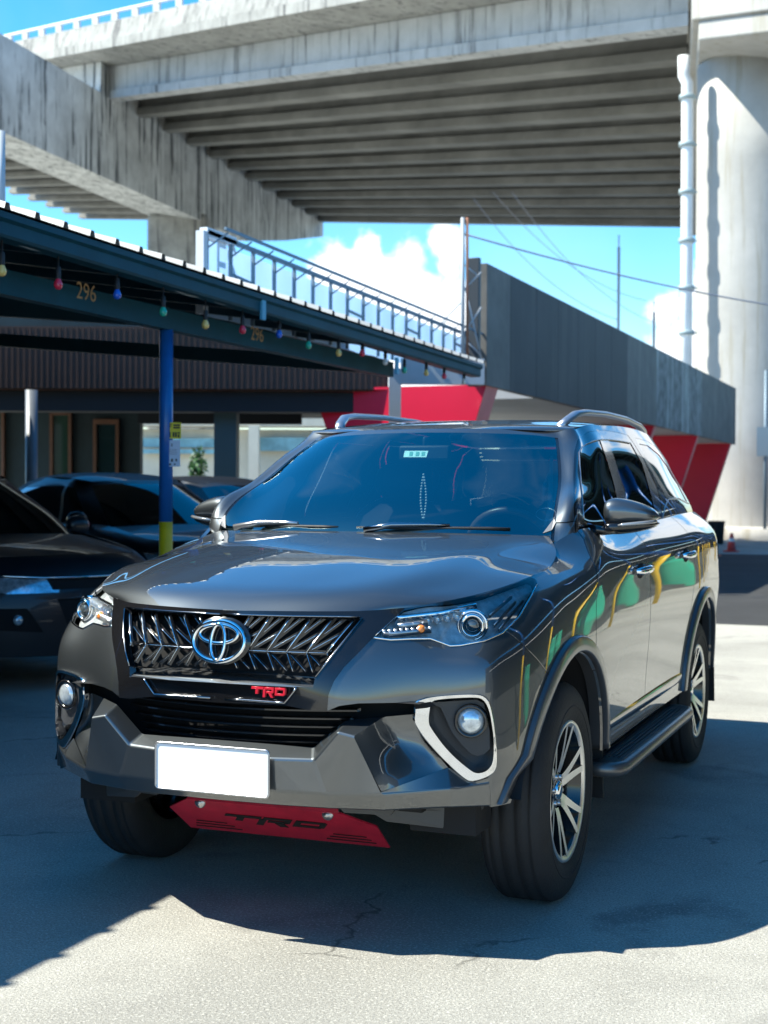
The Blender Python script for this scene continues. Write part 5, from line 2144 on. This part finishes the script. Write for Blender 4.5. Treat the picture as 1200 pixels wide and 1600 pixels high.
def make_wheel(cx, cy, sgn):
    tmb = MB()
    tmb.lathe(tp, (0, 0, 0), 'x', 96, 0, True)
    # shoulder blocks and raised sidewall ring
    tmb.lathe([(.290, .126), (.292, .1295), (.297, .1295), (.299, .126)], (0, 0, 0), 'x', 96)
    rmb = MB()   # 0 machined, 1 gloss black
    rmb.lathe([(.222, .108), (.232, .116), (.243, .118), (.247, .110), (.244, .098)], (0, 0, 0), 'x', 96, 0)
    rmb.lathe([(.224, .108), (.216, .085), (.205, .03), (.200, -.05), (.205, -.10)], (0, 0, 0), 'x', 72, 1)
    rmb.lathe([(0, .076), (.030, .078), (.062, .076), (.075, .066), (.080, .03)], (0, 0, 0), 'x', 48, 1)

    def blade(a0, a1, w0, w1):
        """Machined spoke from the hub (angle a0) to the rim (a1) with black flanks."""
        n = 6
        st = []
        for i in range(n + 1):
            t = i / n
            r = .062 + (.231 - .062) * t
            a = a0 + (a1 - a0) * t ** 1.25
            x = .078 + .036 * t ** .8
            w = (w0 + (w1 - w0) * t) / 2
            c = Vector((x, r * math.sin(a), r * math.cos(a)))
            tdir = Vector((0, math.cos(a), -math.sin(a)))
            st.append((c - tdir * w, c + tdir * w, c + tdir * (w + .004) + Vector((-.034, 0, 0)), c - tdir * (w + .004) + Vector((-.034, 0, 0))))
        for p, q in zip(st[:-1], st[1:]):
            rmb.add([p[0], p[1], q[1], q[0]], [(0, 1, 2, 3)], 0)
            rmb.add([p[1], p[2], q[2], q[1]], [(0, 1, 2, 3)], 1)
            rmb.add([p[0], q[0], q[3], p[3]], [(0, 1, 2, 3)], 1)
            rmb.add([p[3], q[3], q[2], p[2]], [(0, 1, 2, 3)], 1)
    for k in range(6):
        A = 2 * math.pi * k / 6 + .16
        blade(A - .12, A - .185, .030, .021)
        blade(A + .12, A + .185, .030, .021)
        # black web between the two blades of a pair
        for i in range(5):
            t0, t1 = i / 5, (i + 1) / 5
            qs = []
            for t in (t0, t1):
                r = .062 + (.225 - .062) * t
                ww = .12 + .065 * t ** 1.25
                for sg in (-1, 1):
                    a = A + sg * ww
                    qs.append(Vector((.050 + .020 * t, r * math.sin(a), r * math.cos(a))))
            rmb.add([qs[0], qs[1], qs[3], qs[2]], [(0, 1, 2, 3)], 1)
    cmb = MB()
    cmb.lathe([(0, .092), (.018, .092), (.030, .089), (.034, .084), (.034, .070)], (0, 0, 0), 'x', 36)
    nuts = []
    for k in range(6):
        a = 2 * math.pi * (k + .5) / 6 + .16
        nmb = MB()
        nuts.append(nmb)
        nmb.lathe([(0, .086), (.006, .086), (.010, .082), (.010, .06)], (0, .052 * math.sin(a), .052 * math.cos(a)), 'x', 8)
    dmb = MB()
    dmb.lathe([(.05, .02), (.165, .02), (.165, -.005), (.05, -.005)], (0, 0, 0), 'x', 40)
    dmb.box((.012, .125, .05), (.05, .06, .12))
    out = []
    for mb in (tmb, rmb, cmb, dmb, *nuts):
        if sgn < 0:
            mb = mb.mirrored()
        mb.move(lambda v: v + Vector((cx, cy, .3785)))
        out.append(mb)
    wl = out[1].build('wheel', [m_machined, m_black], SUV)
    out[0].build('tyre', m_rubber, wl, fix=False)
    out[2].build('centre_cap', m_chrome, wl)
    out[3].build('brake_disc', m_iron, wl)
    for mb in out[4:]:
        mb.build('wheel_nut', m_silver, wl)


for sgn in (1, -1):
    for cy in (0, 2.745):
        make_wheel(sgn * .764, cy, sgn)

# ---- sills, side steps
for sgn in (1, -1):
    SL = MB()
    SL.grid([[Vector((x, y, z)) for y in (.50, 1.0, 1.6, 2.17)] for x, z in ((.890, .545), (.897, .530), (.893, .505), (.875, .470), (.82, .44))], 0, True)
    (SL if sgn == 1 else SL.mirrored()).build('sill_trim', m_black, SUV, fix=False)
    ST = MB()
    outl = [(.80, .43), (.93, .43), (.955, .46), (.965, .52), (.965, 1.92), (.955, 1.985), (.925, 2.02), (.80, 2.02)]
    ST.prism([(x, y, .352) for x, y in outl], (0, 0, .052))
    st = (ST if sgn == 1 else ST.mirrored()).build('side_step', m_matt, SUV, bevel=.010)
    TR = MB()
    TR.tube([(.82, .425, .378), (.92, .425, .378), (.95, .445, .378), (.968, .50, .378), (.968, 1.93, .378), (.955, 1.99, .378), (.92, 2.02, .378), (.83, 2.025, .378)], .028, 12, flat=(.9, 1.0))
    (TR if sgn == 1 else TR.mirrored()).build('step_rail', M('step_rail_grey', (.17, .165, .16), rough=.36, metal=.7), st)
    RBS = MB()
    for k in range(6):
        RBS.beam((.845 + .018 * k, .56, .4055), (.845 + .018 * k, 1.90, .4055), .007, .006)
    (RBS if sgn == 1 else RBS.mirrored()).build('step_tread', M('tread_rubber', (.022, .026, .032), rough=.5), st)

# ---- door handles, mirrors, rails
for sgn in (1, -1):
    for door, y0, z0 in ((FDO[sgn], 1.085, 1.098), (RDO[sgn], 2.165, 1.120)):
        H = MB()
        c0 = LW.hit_x(y0, z0)
        H.tube([c0 + Vector((.004, -.115, -.004)), c0 + Vector((.030, -.085, 0)), c0 + Vector((.040, 0, .004)), c0 + Vector((.032, .085, .004)), c0 + Vector((.004, .112, .004))], [.011, .014, .015, .014, .011], 12, flat=(.75, 1.15))
        (H if sgn == 1 else H.mirrored()).build('door_handle', m_chrome, door)
        P = MB()
        P.add([LW.hit_x(y0 + .07 * math.cos(a), z0 - .004 + .032 * math.sin(a), .0012) for a in np.linspace(0, 2 * math.pi, 25)[:-1]], [tuple(range(24))])
        (P if sgn == 1 else P.mirrored()).build('handle_recess', m_gap, door)
    # mirror
    def mirror_body(zb_fn, zt_fn, yb, grow=1.0):
        mb = MB()
        rows = []
        for t in np.linspace(0, 1, 15):
            x = .825 + .216 * t
            e = math.sqrt(max(0, 1 - abs(2 * t - 1) ** 5)) * .96 + .04
            e *= grow
            zt_, zb_ = zt_fn(t), zb_fn(t)
            zc, hz = (zt_ + zb_) / 2, (zt_ - zb_) / 2 * e
            yc = .755 + .05 * t
            row = []
            for k in range(20):
                a = 2 * math.pi * k / 20
                ca, sa = math.cos(a), math.sin(a)
                ry = .085 * (1 - .25 * t) if ca < 0 else .045
                row.append(Vector((x, yc + ry * e * math.copysign(abs(ca) ** .75, ca), zc + hz * math.copysign(abs(sa) ** .75, sa))))
            rows.append(row)
        mb.grid(rows, 0, True, close=True)
        mb.add(rows[0], [tuple(range(20))])
        mb.add(rows[-1], [tuple(range(20))])
        return mb
    up = mirror_body(lambda t: 1.284 + .018 * t, lambda t: 1.402 - .056 * t ** 2.2, .76)
    mo = (up if sgn == 1 else up.mirrored()).build('side_mirror', m_paint, SUV)
    lo = mirror_body(lambda t: 1.250 + .035 * t ** 2, lambda t: 1.312 + .002 * t, .76, .97)
    (lo if sgn == 1 else lo.mirrored()).build('mirror_base', m_black, mo)
    SG = MB()
    pts = [Vector((.90 + .139 * t, .684 + .07 * t ** 2.5, 1.291 + .016 * t)) for t in np.linspace(0, 1, 9)]
    SG.tube(pts, [.004] + [.0075] * 7 + [.004], 8)
    (SG if sgn == 1 else SG.mirrored()).build('mirror_signal', M('smoked_clear_lens', (.32, .33, .34), rough=.1, metal=.5, coat=1), mo)
    AR = MB()
    AR.tube([(.80, .66, 1.275), (.84, .70, 1.268), (.90, .75, 1.272)], [.028, .024, .02], 10, flat=(1.3, .7))
    (AR if sgn == 1 else AR.mirrored()).build('mirror_arm', m_black, mo)
    GLS = MB()
    GLS.add([Vector((.85 + .17 * u, .812 + .02 * u, 1.30 + .075 * v - .03 * u * v)) for u, v in ((0, 0), (1, 0), (1, 1), (0, 1))], [(0, 1, 2, 3)])
    (GLS if sgn == 1 else GLS.mirrored()).build('mirror_glass', m_chrome, mo)
    # roof rail
    RL = MB()
    rp = [(.520, 1.215, 1.705), (.540, 1.27, 1.735), (.557, 1.36, 1.768), (.565, 1.50, 1.783), (.568, 1.9, 1.796), (.565, 2.35, 1.796), (.555, 2.75, 1.780), (.545, 2.92, 1.757), (.535, 3.0, 1.728)]
    RL.tube(rp, [.020, .021, .021, .020, .019, .019, .020, .020, .018], 12, flat=(1.15, .75))
    (RL if sgn == 1 else RL.mirrored()).build('roof_rail', m_silver, SUV)
    for (ty, tz) in ((1.9, 1.765),):
        pass
    # wing fillet at the screen base, black cowl corner
    # tail lamp
    TLm = MB()
    TLm.grid([[(LW.hit_x(y, z, .004) or Vector((.8, y, z))) for y in (3.36, 3.44, 3.50, 3.56)] for z in (1.05, 1.12, 1.19)], 0, True)
    (TLm if sgn == 1 else TLm.mirrored()).build('tail_lamp', M('tail_red', (.35, .01, .012), rough=.12, coat=1), SUV, fix=False)

# ---- cowl, wipers
CW = MB()
cr = [(0, .222, 1.266), (.2, .238, 1.266), (.44, .298, 1.265), (.57, .35, 1.264), (.70, .415, 1.266)]
cf = [(0, .185, 1.252), (.2, .20, 1.250), (.44, .26, 1.247), (.57, .33, 1.243), (.66, .40, 1.250)]
CW.grid([[Vector(p) for p in cf], [Vector(p) for p in cr]], 0, True)
CW.mirror_x().build('cowl_panel', m_matt, SUV, fix=False)
for base, tip, arm in (((-.60, .395), (-.10, .255), (-.52, .36)), ((-.02, .225), (.56, .375), (.12, .235))):
    WPR = MB()
    pts = []
    for t in np.linspace(0, 1, 9):
        x = base[0] + (tip[0] - base[0]) * t
        y = float(np.interp(abs(x), [0, .2, .44, .60, .70], [.218, .234, .294, .36, .415])) + .012
        pts.append(Vector((x, y, 1.281)))
    WPR.tube(pts, [.005] + [.008] * 7 + [.005], 8, flat=(1, .8))
    wi = WPR.build('wiper', m_matt, SUV)
    WA = MB()
    a0 = pts[2] if base[0] < -.3 else pts[2]
    WA.tube([a0 + Vector((-.10, -.045, -.01)), a0 + Vector((0, -.02, .012)), pts[4] + Vector((0, -.004, .014)), pts[5] + Vector((0, 0, .012))], [.014, .011, .008, .006], 8)
    WA.build('wiper_arm', m_silver if base[0] < -.3 else m_darkchrome, wi)

# bright line round the side glass
for sgn in (1, -1):
    q = MB()
    q.tube(line_px(UW, [(912, 810), (908, 760), (905.5, 725), (905, 707), (909, 699), (917.5, 693), (928, 689), (938, 687), (952, 687), (968, 689), (985, 692)], .001, 2), .0028, 6)
    q.tube(line_px(UW, [(1034, 815), (1039, 792), (1044.5, 780), (1060, 778.5), (1076, 787)], .001, 2), .0028, 6)
    (q if sgn == 1 else q.mirrored()).build('window_trim', m_silver, SUV, fix=False)
# grey corner fillet between bonnet, screen and pillar
for sgn in (1, -1):
    q = MB()
    q.add([UW.hit(866, 811, .004), UW.hit(869, 817, .004), UW.hit(862, 829, .004), UW.hit(848, 834, .004)], [(0, 1, 2, 3)])
    (q if sgn == 1 else q.mirrored()).build('cowl_corner', M('cowl_grey', (.20, .20, .21), rough=.5) if sgn == 1 else bpy.data.materials['cowl_grey'], SUV, fix=False)

# ---- windscreen stickers (inside the glass)


def on_screen(px, py, off=-.004):
    return UW.hit(px, py, off)


SKR = MB()
SKR.add([on_screen(632, 703), on_screen(669, 703), on_screen(666, 713), on_screen(630, 713)], [(0, 1, 2, 3)])
stk = SKR.build('inspection_sticker', m_sticker, wsh, fix=False)
SK2 = MB()
for x0 in (640, 650, 659):
    SK2.add([on_screen(x0, 705, -.003), on_screen(x0 + 5, 705, -.003), on_screen(x0 + 4, 711, -.003), on_screen(x0 - 1, 711, -.003)], [(0, 1, 2, 3)])
SK2.build('sticker_print', M('sticker_ink', (.18, .42, .36), rough=.5), stk, fix=False)
CIR = MB()
CIR.tube([on_screen(853 + 15.5 * math.cos(a), 802.5 + 9.5 * math.sin(a), -.003) for a in np.linspace(0, 2 * math.pi, 33)[:-1]], .0012, 5, closed=True)
CIR.build('round_sticker', m_white, wsh)

# ---- cabin
DS = MB()
DS.grid([[Vector((x, y + .10 * (abs(x) / .7) ** 2, z)) for x in np.linspace(-.72, .72, 13)] for y, z in ((.26, 1.235), (.50, 1.232), (.80, 1.215), (.90, 1.16), (.92, .9))], 0, True)
DS.build('dashboard', m_dash, SUV, fix=False)
SW = MB()
swc = Vector((.38, .98, 1.175))
ax = Vector((0, -.85, -.42)).normalized()
e1 = Vector((1, 0, 0))
e2 = ax.cross(e1)
SW.tube([swc + (e1 * math.cos(a) + e2 * math.sin(a)) * .188 for a in np.linspace(0, 2 * math.pi, 37)[:-1]], .016, 10, closed=True)
SW.lathe([(0, .03), (.05, .025), (.07, 0)], swc, 'y', 20)
for a in (0, math.pi, -math.pi / 2):
    SW.tube([swc + (e1 * math.cos(a) + e2 * math.sin(a)) * .05, swc + (e1 * math.cos(a) + e2 * math.sin(a)) * .18], .018, 8)
SW.build('steering_wheel', M('wheel_leather', (.09, .055, .04), rough=.35), SUV)
for sgn in (1, -1):
    SE = MB()
    cx = sgn * .38
    SE.grid([[Vector((cx + w * u, y + .04 * u * u, z)) for u in np.linspace(-1, 1, 7)] for w, y, z in ((.24, 1.45, .75), (.26, 1.50, .95), (.25, 1.58, 1.15), (.21, 1.64, 1.30), (.14, 1.68, 1.36))], 0, True)
    SE.box((cx, 1.25, .72), (.50, .52, .16))
    se = SE.build('seat', m_seat, SUV, fix=False)
    HR = MB()
    HR.lathe([(0, -.14), (.06, -.135), (.085, -.10), (.09, 0), (.085, .10), (.06, .135), (0, .14)], (cx, 1.70, 1.47), 'x', 20)
    HR.build('headrest', m_seat, se)
RS = MB()
RS.box((0, 2.42, 1.05), (1.3, .16, .6))
RS.build('rear_seat', m_seat, SUV, bevel=.05)
FLo = MB()
FLo.box((0, 1.7, .62), (1.64, 3.4, .04))
FLo.box((0, 3.3, .95), (1.45, .05, .75))
FLo.box((0, .18, .86), (1.2, .04, .52))
FLo.build('cabin_floor', m_under, SUV)
MR = MB()
MR.box((.03, .86, 1.585), (.23, .03, .065))
MR.beam((.03, .86, 1.61), (.03, .86, 1.655), .02, .02)
MR.build('rear_view_mirror', m_matt, SUV, bevel=.012)
RO = MB()
rb = on_screen(659, 722, -.06)
n = 16
for k in range(n):
    z = rb.z - .19 * k / n
    w = .012 * math.sin(math.pi * k / n)
    for sg in (-1, 1):
        p = Vector((rb.x + sg * w, rb.y + .0, z))
        RO.lathe([(0, -.005), (.004, -.003), (.005, 0), (.004, .003), (0, .005)], p, 'z', 8)
tag(RO.build('bead_string', M('pale_beads', (.55, .62, .62), rough=.3), SUV), None)
GH = MB()
GH.tube([on_screen(865, 704, -.03), on_screen(863, 740, -.035), on_screen(858, 785, -.035), on_screen(850, 812, -.035)], [.006, .010, .010, .005], 8)
GH.tube([on_screen(864, 722, -.05), on_screen(854, 740, -.06), on_screen(851, 768, -.06), on_screen(860, 763, -.05)], .008, 8)
GH.build('grab_handle', M('cabin_trim_pale', (.17, .20, .20), rough=.5), SUV)

# ================================================================== PARKED CARS UNDER THE CARPORT
m_darkpaint = M('car_paint_midnight', (.005, .007, .011), rough=.5, metal=.1, coat=.40, coat_r=.02)
m_head = M('led_reflector', (.60, .70, .78), rough=.12, metal=.7, var=.5, vscale=26)
L2 = [
    [(0, -.86, .26), (0, -.88, .48), (0, -.87, .66), (0, -.82, .80), (0, -.70, .92), (0, -.60, .955)],
    [(.35, -.83, .26), (.35, -.85, .48), (.35, -.835, .66), (.35, -.775, .80), (.35, -.66, .915), (.35, -.57, .950)],
    [(.62, -.70, .26), (.62, -.73, .48), (.62, -.71, .66), (.62, -.64, .80), (.60, -.52, .905), (.58, -.45, .945)],
    [(.78, -.55, .26), (.79, -.57, .48), (.79, -.55, .66), (.78, -.47, .80), (.74, -.36, .91), (.68, -.28, .955)],
    [(.86, -.36, .26), (.872, -.36, .48), (.872, -.34, .68), (.862, -.28, .82), (.82, -.18, .945), (.72, -.10, .99)],
    [(.875, 0, .26), (.888, 0, .48), (.89, 0, .70), (.88, .02, .86), (.84, .08, 1.0), (.73, .18, 1.04)],
    [(.87, .55, .26), (.885, .55, .50), (.89, .55, .72), (.885, .55, .90), (.865, .58, 1.01), (.78, .60, 1.085)],
    [(.865, 1.3, .26), (.88, 1.3, .50), (.888, 1.3, .72), (.886, 1.3, .90), (.870, 1.3, 1.02), (.82, 1.3, 1.075)],
    [(.87, 2.1, .26), (.885, 2.1, .50), (.89, 2.1, .72), (.888, 2.1, .90), (.872, 2.1, 1.03), (.82, 2.1, 1.09)],
    [(.87, 2.65, .26), (.885, 2.65, .50), (.895, 2.65, .72), (.89, 2.65, .90), (.87, 2.65, 1.04), (.80, 2.65, 1.11)],
    [(.82, 3.2, .30), (.84, 3.2, .50), (.85, 3.2, .72), (.84, 3.2, .90), (.81, 3.18, 1.04), (.74, 3.15, 1.12)],
    [(.55, 3.48, .30), (.57, 3.5, .50), (.57, 3.5, .72), (.56, 3.47, .90), (.54, 3.44, 1.04), (.50, 3.4, 1.12)],
    [(0, 3.55, .30), (0, 3.58, .50), (0, 3.58, .72), (0, 3.55, .90), (0, 3.52, 1.04), (0, 3.48, 1.12)],
]
H2 = [[(x, y, z) for x, y, z in r] for r in (
    [(0, -.60, .955), (.25, -.58, .953), (.45, -.52, .948), (.58, -.45, .945)],
    [(0, -.40, .995), (.27, -.39, .99), (.50, -.34, .975), (.68, -.28, .955)],
    [(0, .05, 1.05), (.28, .05, 1.045), (.54, .04, 1.025), (.72, -.02, 1.00)],
    [(0, .35, 1.085), (.28, .36, 1.08), (.55, .40, 1.07), (.75, .45, 1.06)])]
U2 = [
    [(0, .30, 1.06), (0, .62, 1.26), (0, 1.05, 1.50), (0, 1.15, 1.535)],
    [(.45, .36, 1.06), (.42, .68, 1.26), (.36, 1.10, 1.495), (.35, 1.19, 1.53)],
    [(.70, .50, 1.06), (.64, .82, 1.27), (.545, 1.20, 1.475), (.52, 1.26, 1.52)],
    [(.80, .70, 1.06), (.75, 1.0, 1.28), (.665, 1.30, 1.46), (.60, 1.34, 1.53)],
    [(.815, 1.3, 1.065), (.77, 1.4, 1.28), (.69, 1.5, 1.49), (.62, 1.5, 1.555)],
    [(.815, 2.1, 1.08), (.77, 2.1, 1.29), (.69, 2.1, 1.50), (.62, 2.1, 1.565)],
    [(.79, 2.7, 1.10), (.74, 2.65, 1.30), (.66, 2.6, 1.475), (.58, 2.6, 1.54)],
    [(.70, 3.18, 1.11), (.64, 3.08, 1.30), (.56, 2.98, 1.44), (.48, 2.95, 1.50)],
    [(0, 3.42, 1.11), (0, 3.28, 1.30), (0, 3.15, 1.44), (0, 3.12, 1.50)],
]


def build_crossover():
    root = empty('parked_car', (0, 0, 0), 'dark crossover nearest the camera in the carport shade, slim lamp strip and chrome line showing', 'car', 'cars parked under the carport')
    A = Skin([[c[r] for c in L2] for r in range(6)], .06, .06, True, True)
    for cy in (0, 2.65):
        A.cut(arc(cy, .33, .385, -10, 190, 24) + [(cy - .2, .1), (cy + .2, .1)], 'side', 9, lambda c: c.x > .6)
    LP = [(.30, .80), (.50, .80), (.70, .815), (.81, .838), (.80, .74), (.66, .70), (.34, .705)]
    A.cut(LP, 'front', 3, lambda c: c.y < 0)
    A.cut([(-.1, .725), (.38, .725), (.40, .80), (-.1, .80)], 'front', 4, lambda c: c.y < 0)
    A.cut([(-.1, .48), (.30, .48), (.36, .66), (-.1, .66)], 'front', 5, lambda c: c.y < 0)
    A.cut([(.46, .43), (.72, .45), (.74, .60), (.56, .60)], 'front', 6, lambda c: c.y < 0)
    A.gap([(.42, .30), (.40, .8), (.62, 1.06)], 'side', .005, 7, lambda c: c.x > .6)
    A.gap([(1.30, .30), (1.30, 1.06)], 'side', .005, 7, lambda c: c.x > .6)
    A.part('body', A.faces(0), m_darkpaint, root)
    A.part('panel_seam', A.faces(7), m_gap, root, off=-.004)
    for s in (1, -1):
        A.part('headlight', A.faces(3), m_head, root, s, off=-.004)
        fp = A.part('fog_recess', A.faces(6), m_gap, root, s, off=-.01)
        q = MB()
        c0 = A.tree.ray_cast(Vector((.61, -3, .52)), Vector((0, 1, 0)))[0]
        q.lathe([(0, -.02), (.02, -.018), (.034, -.006), (.038, .01)], c0, 'y', 20)
        (q if s == 1 else q.mirrored()).build('fog_lamp', m_head, fp)
    A.part('grille', A.faces(4, 5), m_gap, root, off=-.012)
    q = MB()
    pts = [A.tree.ray_cast(Vector((x, -3, z)), Vector((0, 1, 0)))[0] + Vector((0, -.008, 0)) for x, z in ((-.80, .893), (-.66, .868), (-.45, .853), (-.2, .845), (0, .84), (.2, .845), (.45, .853), (.66, .868), (.80, .893))] if False else None
    half = [A.tree.ray_cast(Vector((x, -3, z)), Vector((0, 1, 0)))[0] + Vector((0, -.008, 0)) for x, z in ((.0, .806), (.2, .806), (.42, .807), (.62, .819), (.79, .842))]
    q.tube([Vector((-p.x, p.y, p.z)) for p in half[:0:-1]] + half, .009, 8)
    q.build('chrome_strip', m_chrome, root)
    Hs = Skin(H2, .06, .06, True, False)
    Hs.part('hood', list(Hs.bm.faces), m_darkpaint, root, off=.002)
    B = Skin([[c[r] for c in U2] for r in range(4)], .05, .05, True, True)
    for f in B.uvfaces(lambda u, v: u < 2 and v < 2):
        f[B.pl] = 2
    B.cut([(.80, 1.10), (1.02, 1.28), (1.32, 1.455), (1.5, 1.475), (2.55, 1.465), (2.85, 1.32), (2.88, 1.14), (1.3, 1.09)], 'side', 3, lambda c: c.x > .5)
    B.gap([(1.42, 1.0), (1.48, 1.6)], 'side', .035, 4, lambda c: c.x > .5)
    B.part('windshield', B.faces(2), m_side, root)
    B.part('cabin', B.faces(0, 4), m_darkpaint, root)
    for s in (1, -1):
        B.part('side_window', B.faces(3), m_side, root, s, off=-.004)
    R = Skin([[(x * ex, cy + (ey - cy) * x * x, cz + (ez - cz) * x ** 3) for x in (0, .4, .75, 1)] for (cy, cz), (ex, ey, ez) in zip(((1.15, 1.535), (1.5, 1.60), (2.1, 1.625), (2.6, 1.60), (3.12, 1.50)), ((.52, 1.26, 1.52), (.62, 1.5, 1.555), (.62, 2.1, 1.565), (.58, 2.6, 1.54), (.48, 2.95, 1.50)))], .06, .06, True, False)
    R.part('roof', list(R.bm.faces), m_darkpaint, root)
    q = MB()
    q.box((0, 1.35, .42), (1.4, 3.8, .3))
    q.box((0, 1.9, .9), (1.5, 2.6, .1))
    q.build('underbody', m_under, root)
    for s in (1, -1):
        q = MB()
        q.lathe([(0, -.10), (.05, -.095), (.075, -.06), (.085, 0), (.075, .07), (.045, .10), (0, .105)], (.93, .76, 1.13), 'x', 16)
        q.move(lambda v: Vector((v.x, .76 + (v.y - .76) * .75, v.z)))
        mm = (q if s == 1 else q.mirrored()).build('side_mirror', m_darkpaint, root)
        q = MB()
        q.beam((.80, .74, 1.07), (.90, .76, 1.10), .06, .04)
        (q if s == 1 else q.mirrored()).build('mirror_arm', m_gap, mm)
        for yy in (1.15, 1.95):
            q = MB()
            q.tube([(.875, yy - .1, .955), (.905, yy - .06, .96), (.905, yy + .06, .96), (.875, yy + .1, .955)], .012, 8)
            (q if s == 1 else q.mirrored()).build('door_handle', m_chrome, root)
        for cy in (0, 2.65):
            t_ = MB()
            t_.lathe([(.20, -.09), (.23, -.105), (.29, -.11), (.325, -.10), (.335, -.07), (.335, .07), (.325, .10), (.29, .11), (.23, .105), (.20, .09)], (s * .77, cy, .333), 'x', 40)
            w_ = MB()
            w_.lathe([(0, s * .06), (.05, s * .06), (.19, s * .085), (.205, s * .09), (.20, 0)], (s * .77, cy, .333), 'x', 10)
            wl = w_.build('wheel', m_silver, root)
            t_.build('tyre', m_rubber, wl, fix=False)
    return root


def place(o, nose, deg):
    """Nose centre on the ground, heading turned deg from -y towards +x."""
    a = math.radians(deg)
    h = Vector((math.sin(a), -math.cos(a), 0))
    o.location = Vector((nose[0], nose[1], 0)) - h * .87
    o.rotation_euler = (0, 0, a)


car_a = build_crossover()
place(car_a, (-3.54, 3.92), 69)
car_b = copy_tree(car_a)
place(car_b, (-4.15, 7.3), 60)
car_b['label'] = 'second dark crossover in the carport, its bonnet and mirror behind the blue post'
car_c = copy_tree(car_a)
place(car_c, (-4.4, 10.3), 64)
car_c['label'] = 'farthest dark crossover, only its curved roof showing beside the SUV windscreen'

# ================================================================== CARPORT ON THE OTHER SIDE (mirrored in the doors and side glass)
shed2 = make_shed(2.9, -2.2, 58.0, lambda y: 4.3, 8.0, .10, 'second carport with blue and yellow posts across the yard, mirrored in the SUV doors', 1, posts=(1.4, 4.4, 7.4, 10.4, 13.4, 16.4, 19.4, 22.4, 25.4, 29, 33, 38, 44, 50), detail=False)
q = MB()
q.box((10.4, 27, 2.4), (.3, 64, 4.8))
q.box((6.8, 58.2, 2.4), (7.4, .3, 4.8))
q.box((7.2, 27.5, .05), (6.5, 58, .10))
q.build('offscreen_wall', M('dim_wall', (.05, .055, .06), rough=.8, var=.3, vscale=.6), shed2)
q = MB()
q.tube([(3.4, y, 1.55 + .05 * math.sin(y * 1.3)) for y in np.linspace(-1.2, 25, 60)], .03, 6)
q.build('hand_line', m_conew, shed2, fix=False)
m_green = M('drum_green', (.02, .36, .22), rough=.35, coat=.2)
for k, y in enumerate((2.6, 6.4, 7.3, 11.0, 14.6, 18.2)):
    q = MB()
    q.lathe([(0, .01), (.22, .01), (.24, .05), (.24, .32), (.25, .34), (.24, .36), (.24, .66), (.25, .70), (.23, .73), (0, .71)], (4.1, y, .01), 'z', 24)
    o = q.build('green_drum', m_green, fix=False)
    tag(o, 'green drum on the floor of the second carport, mirrored in the SUV doors', 'drum', 'green drums in the second carport')
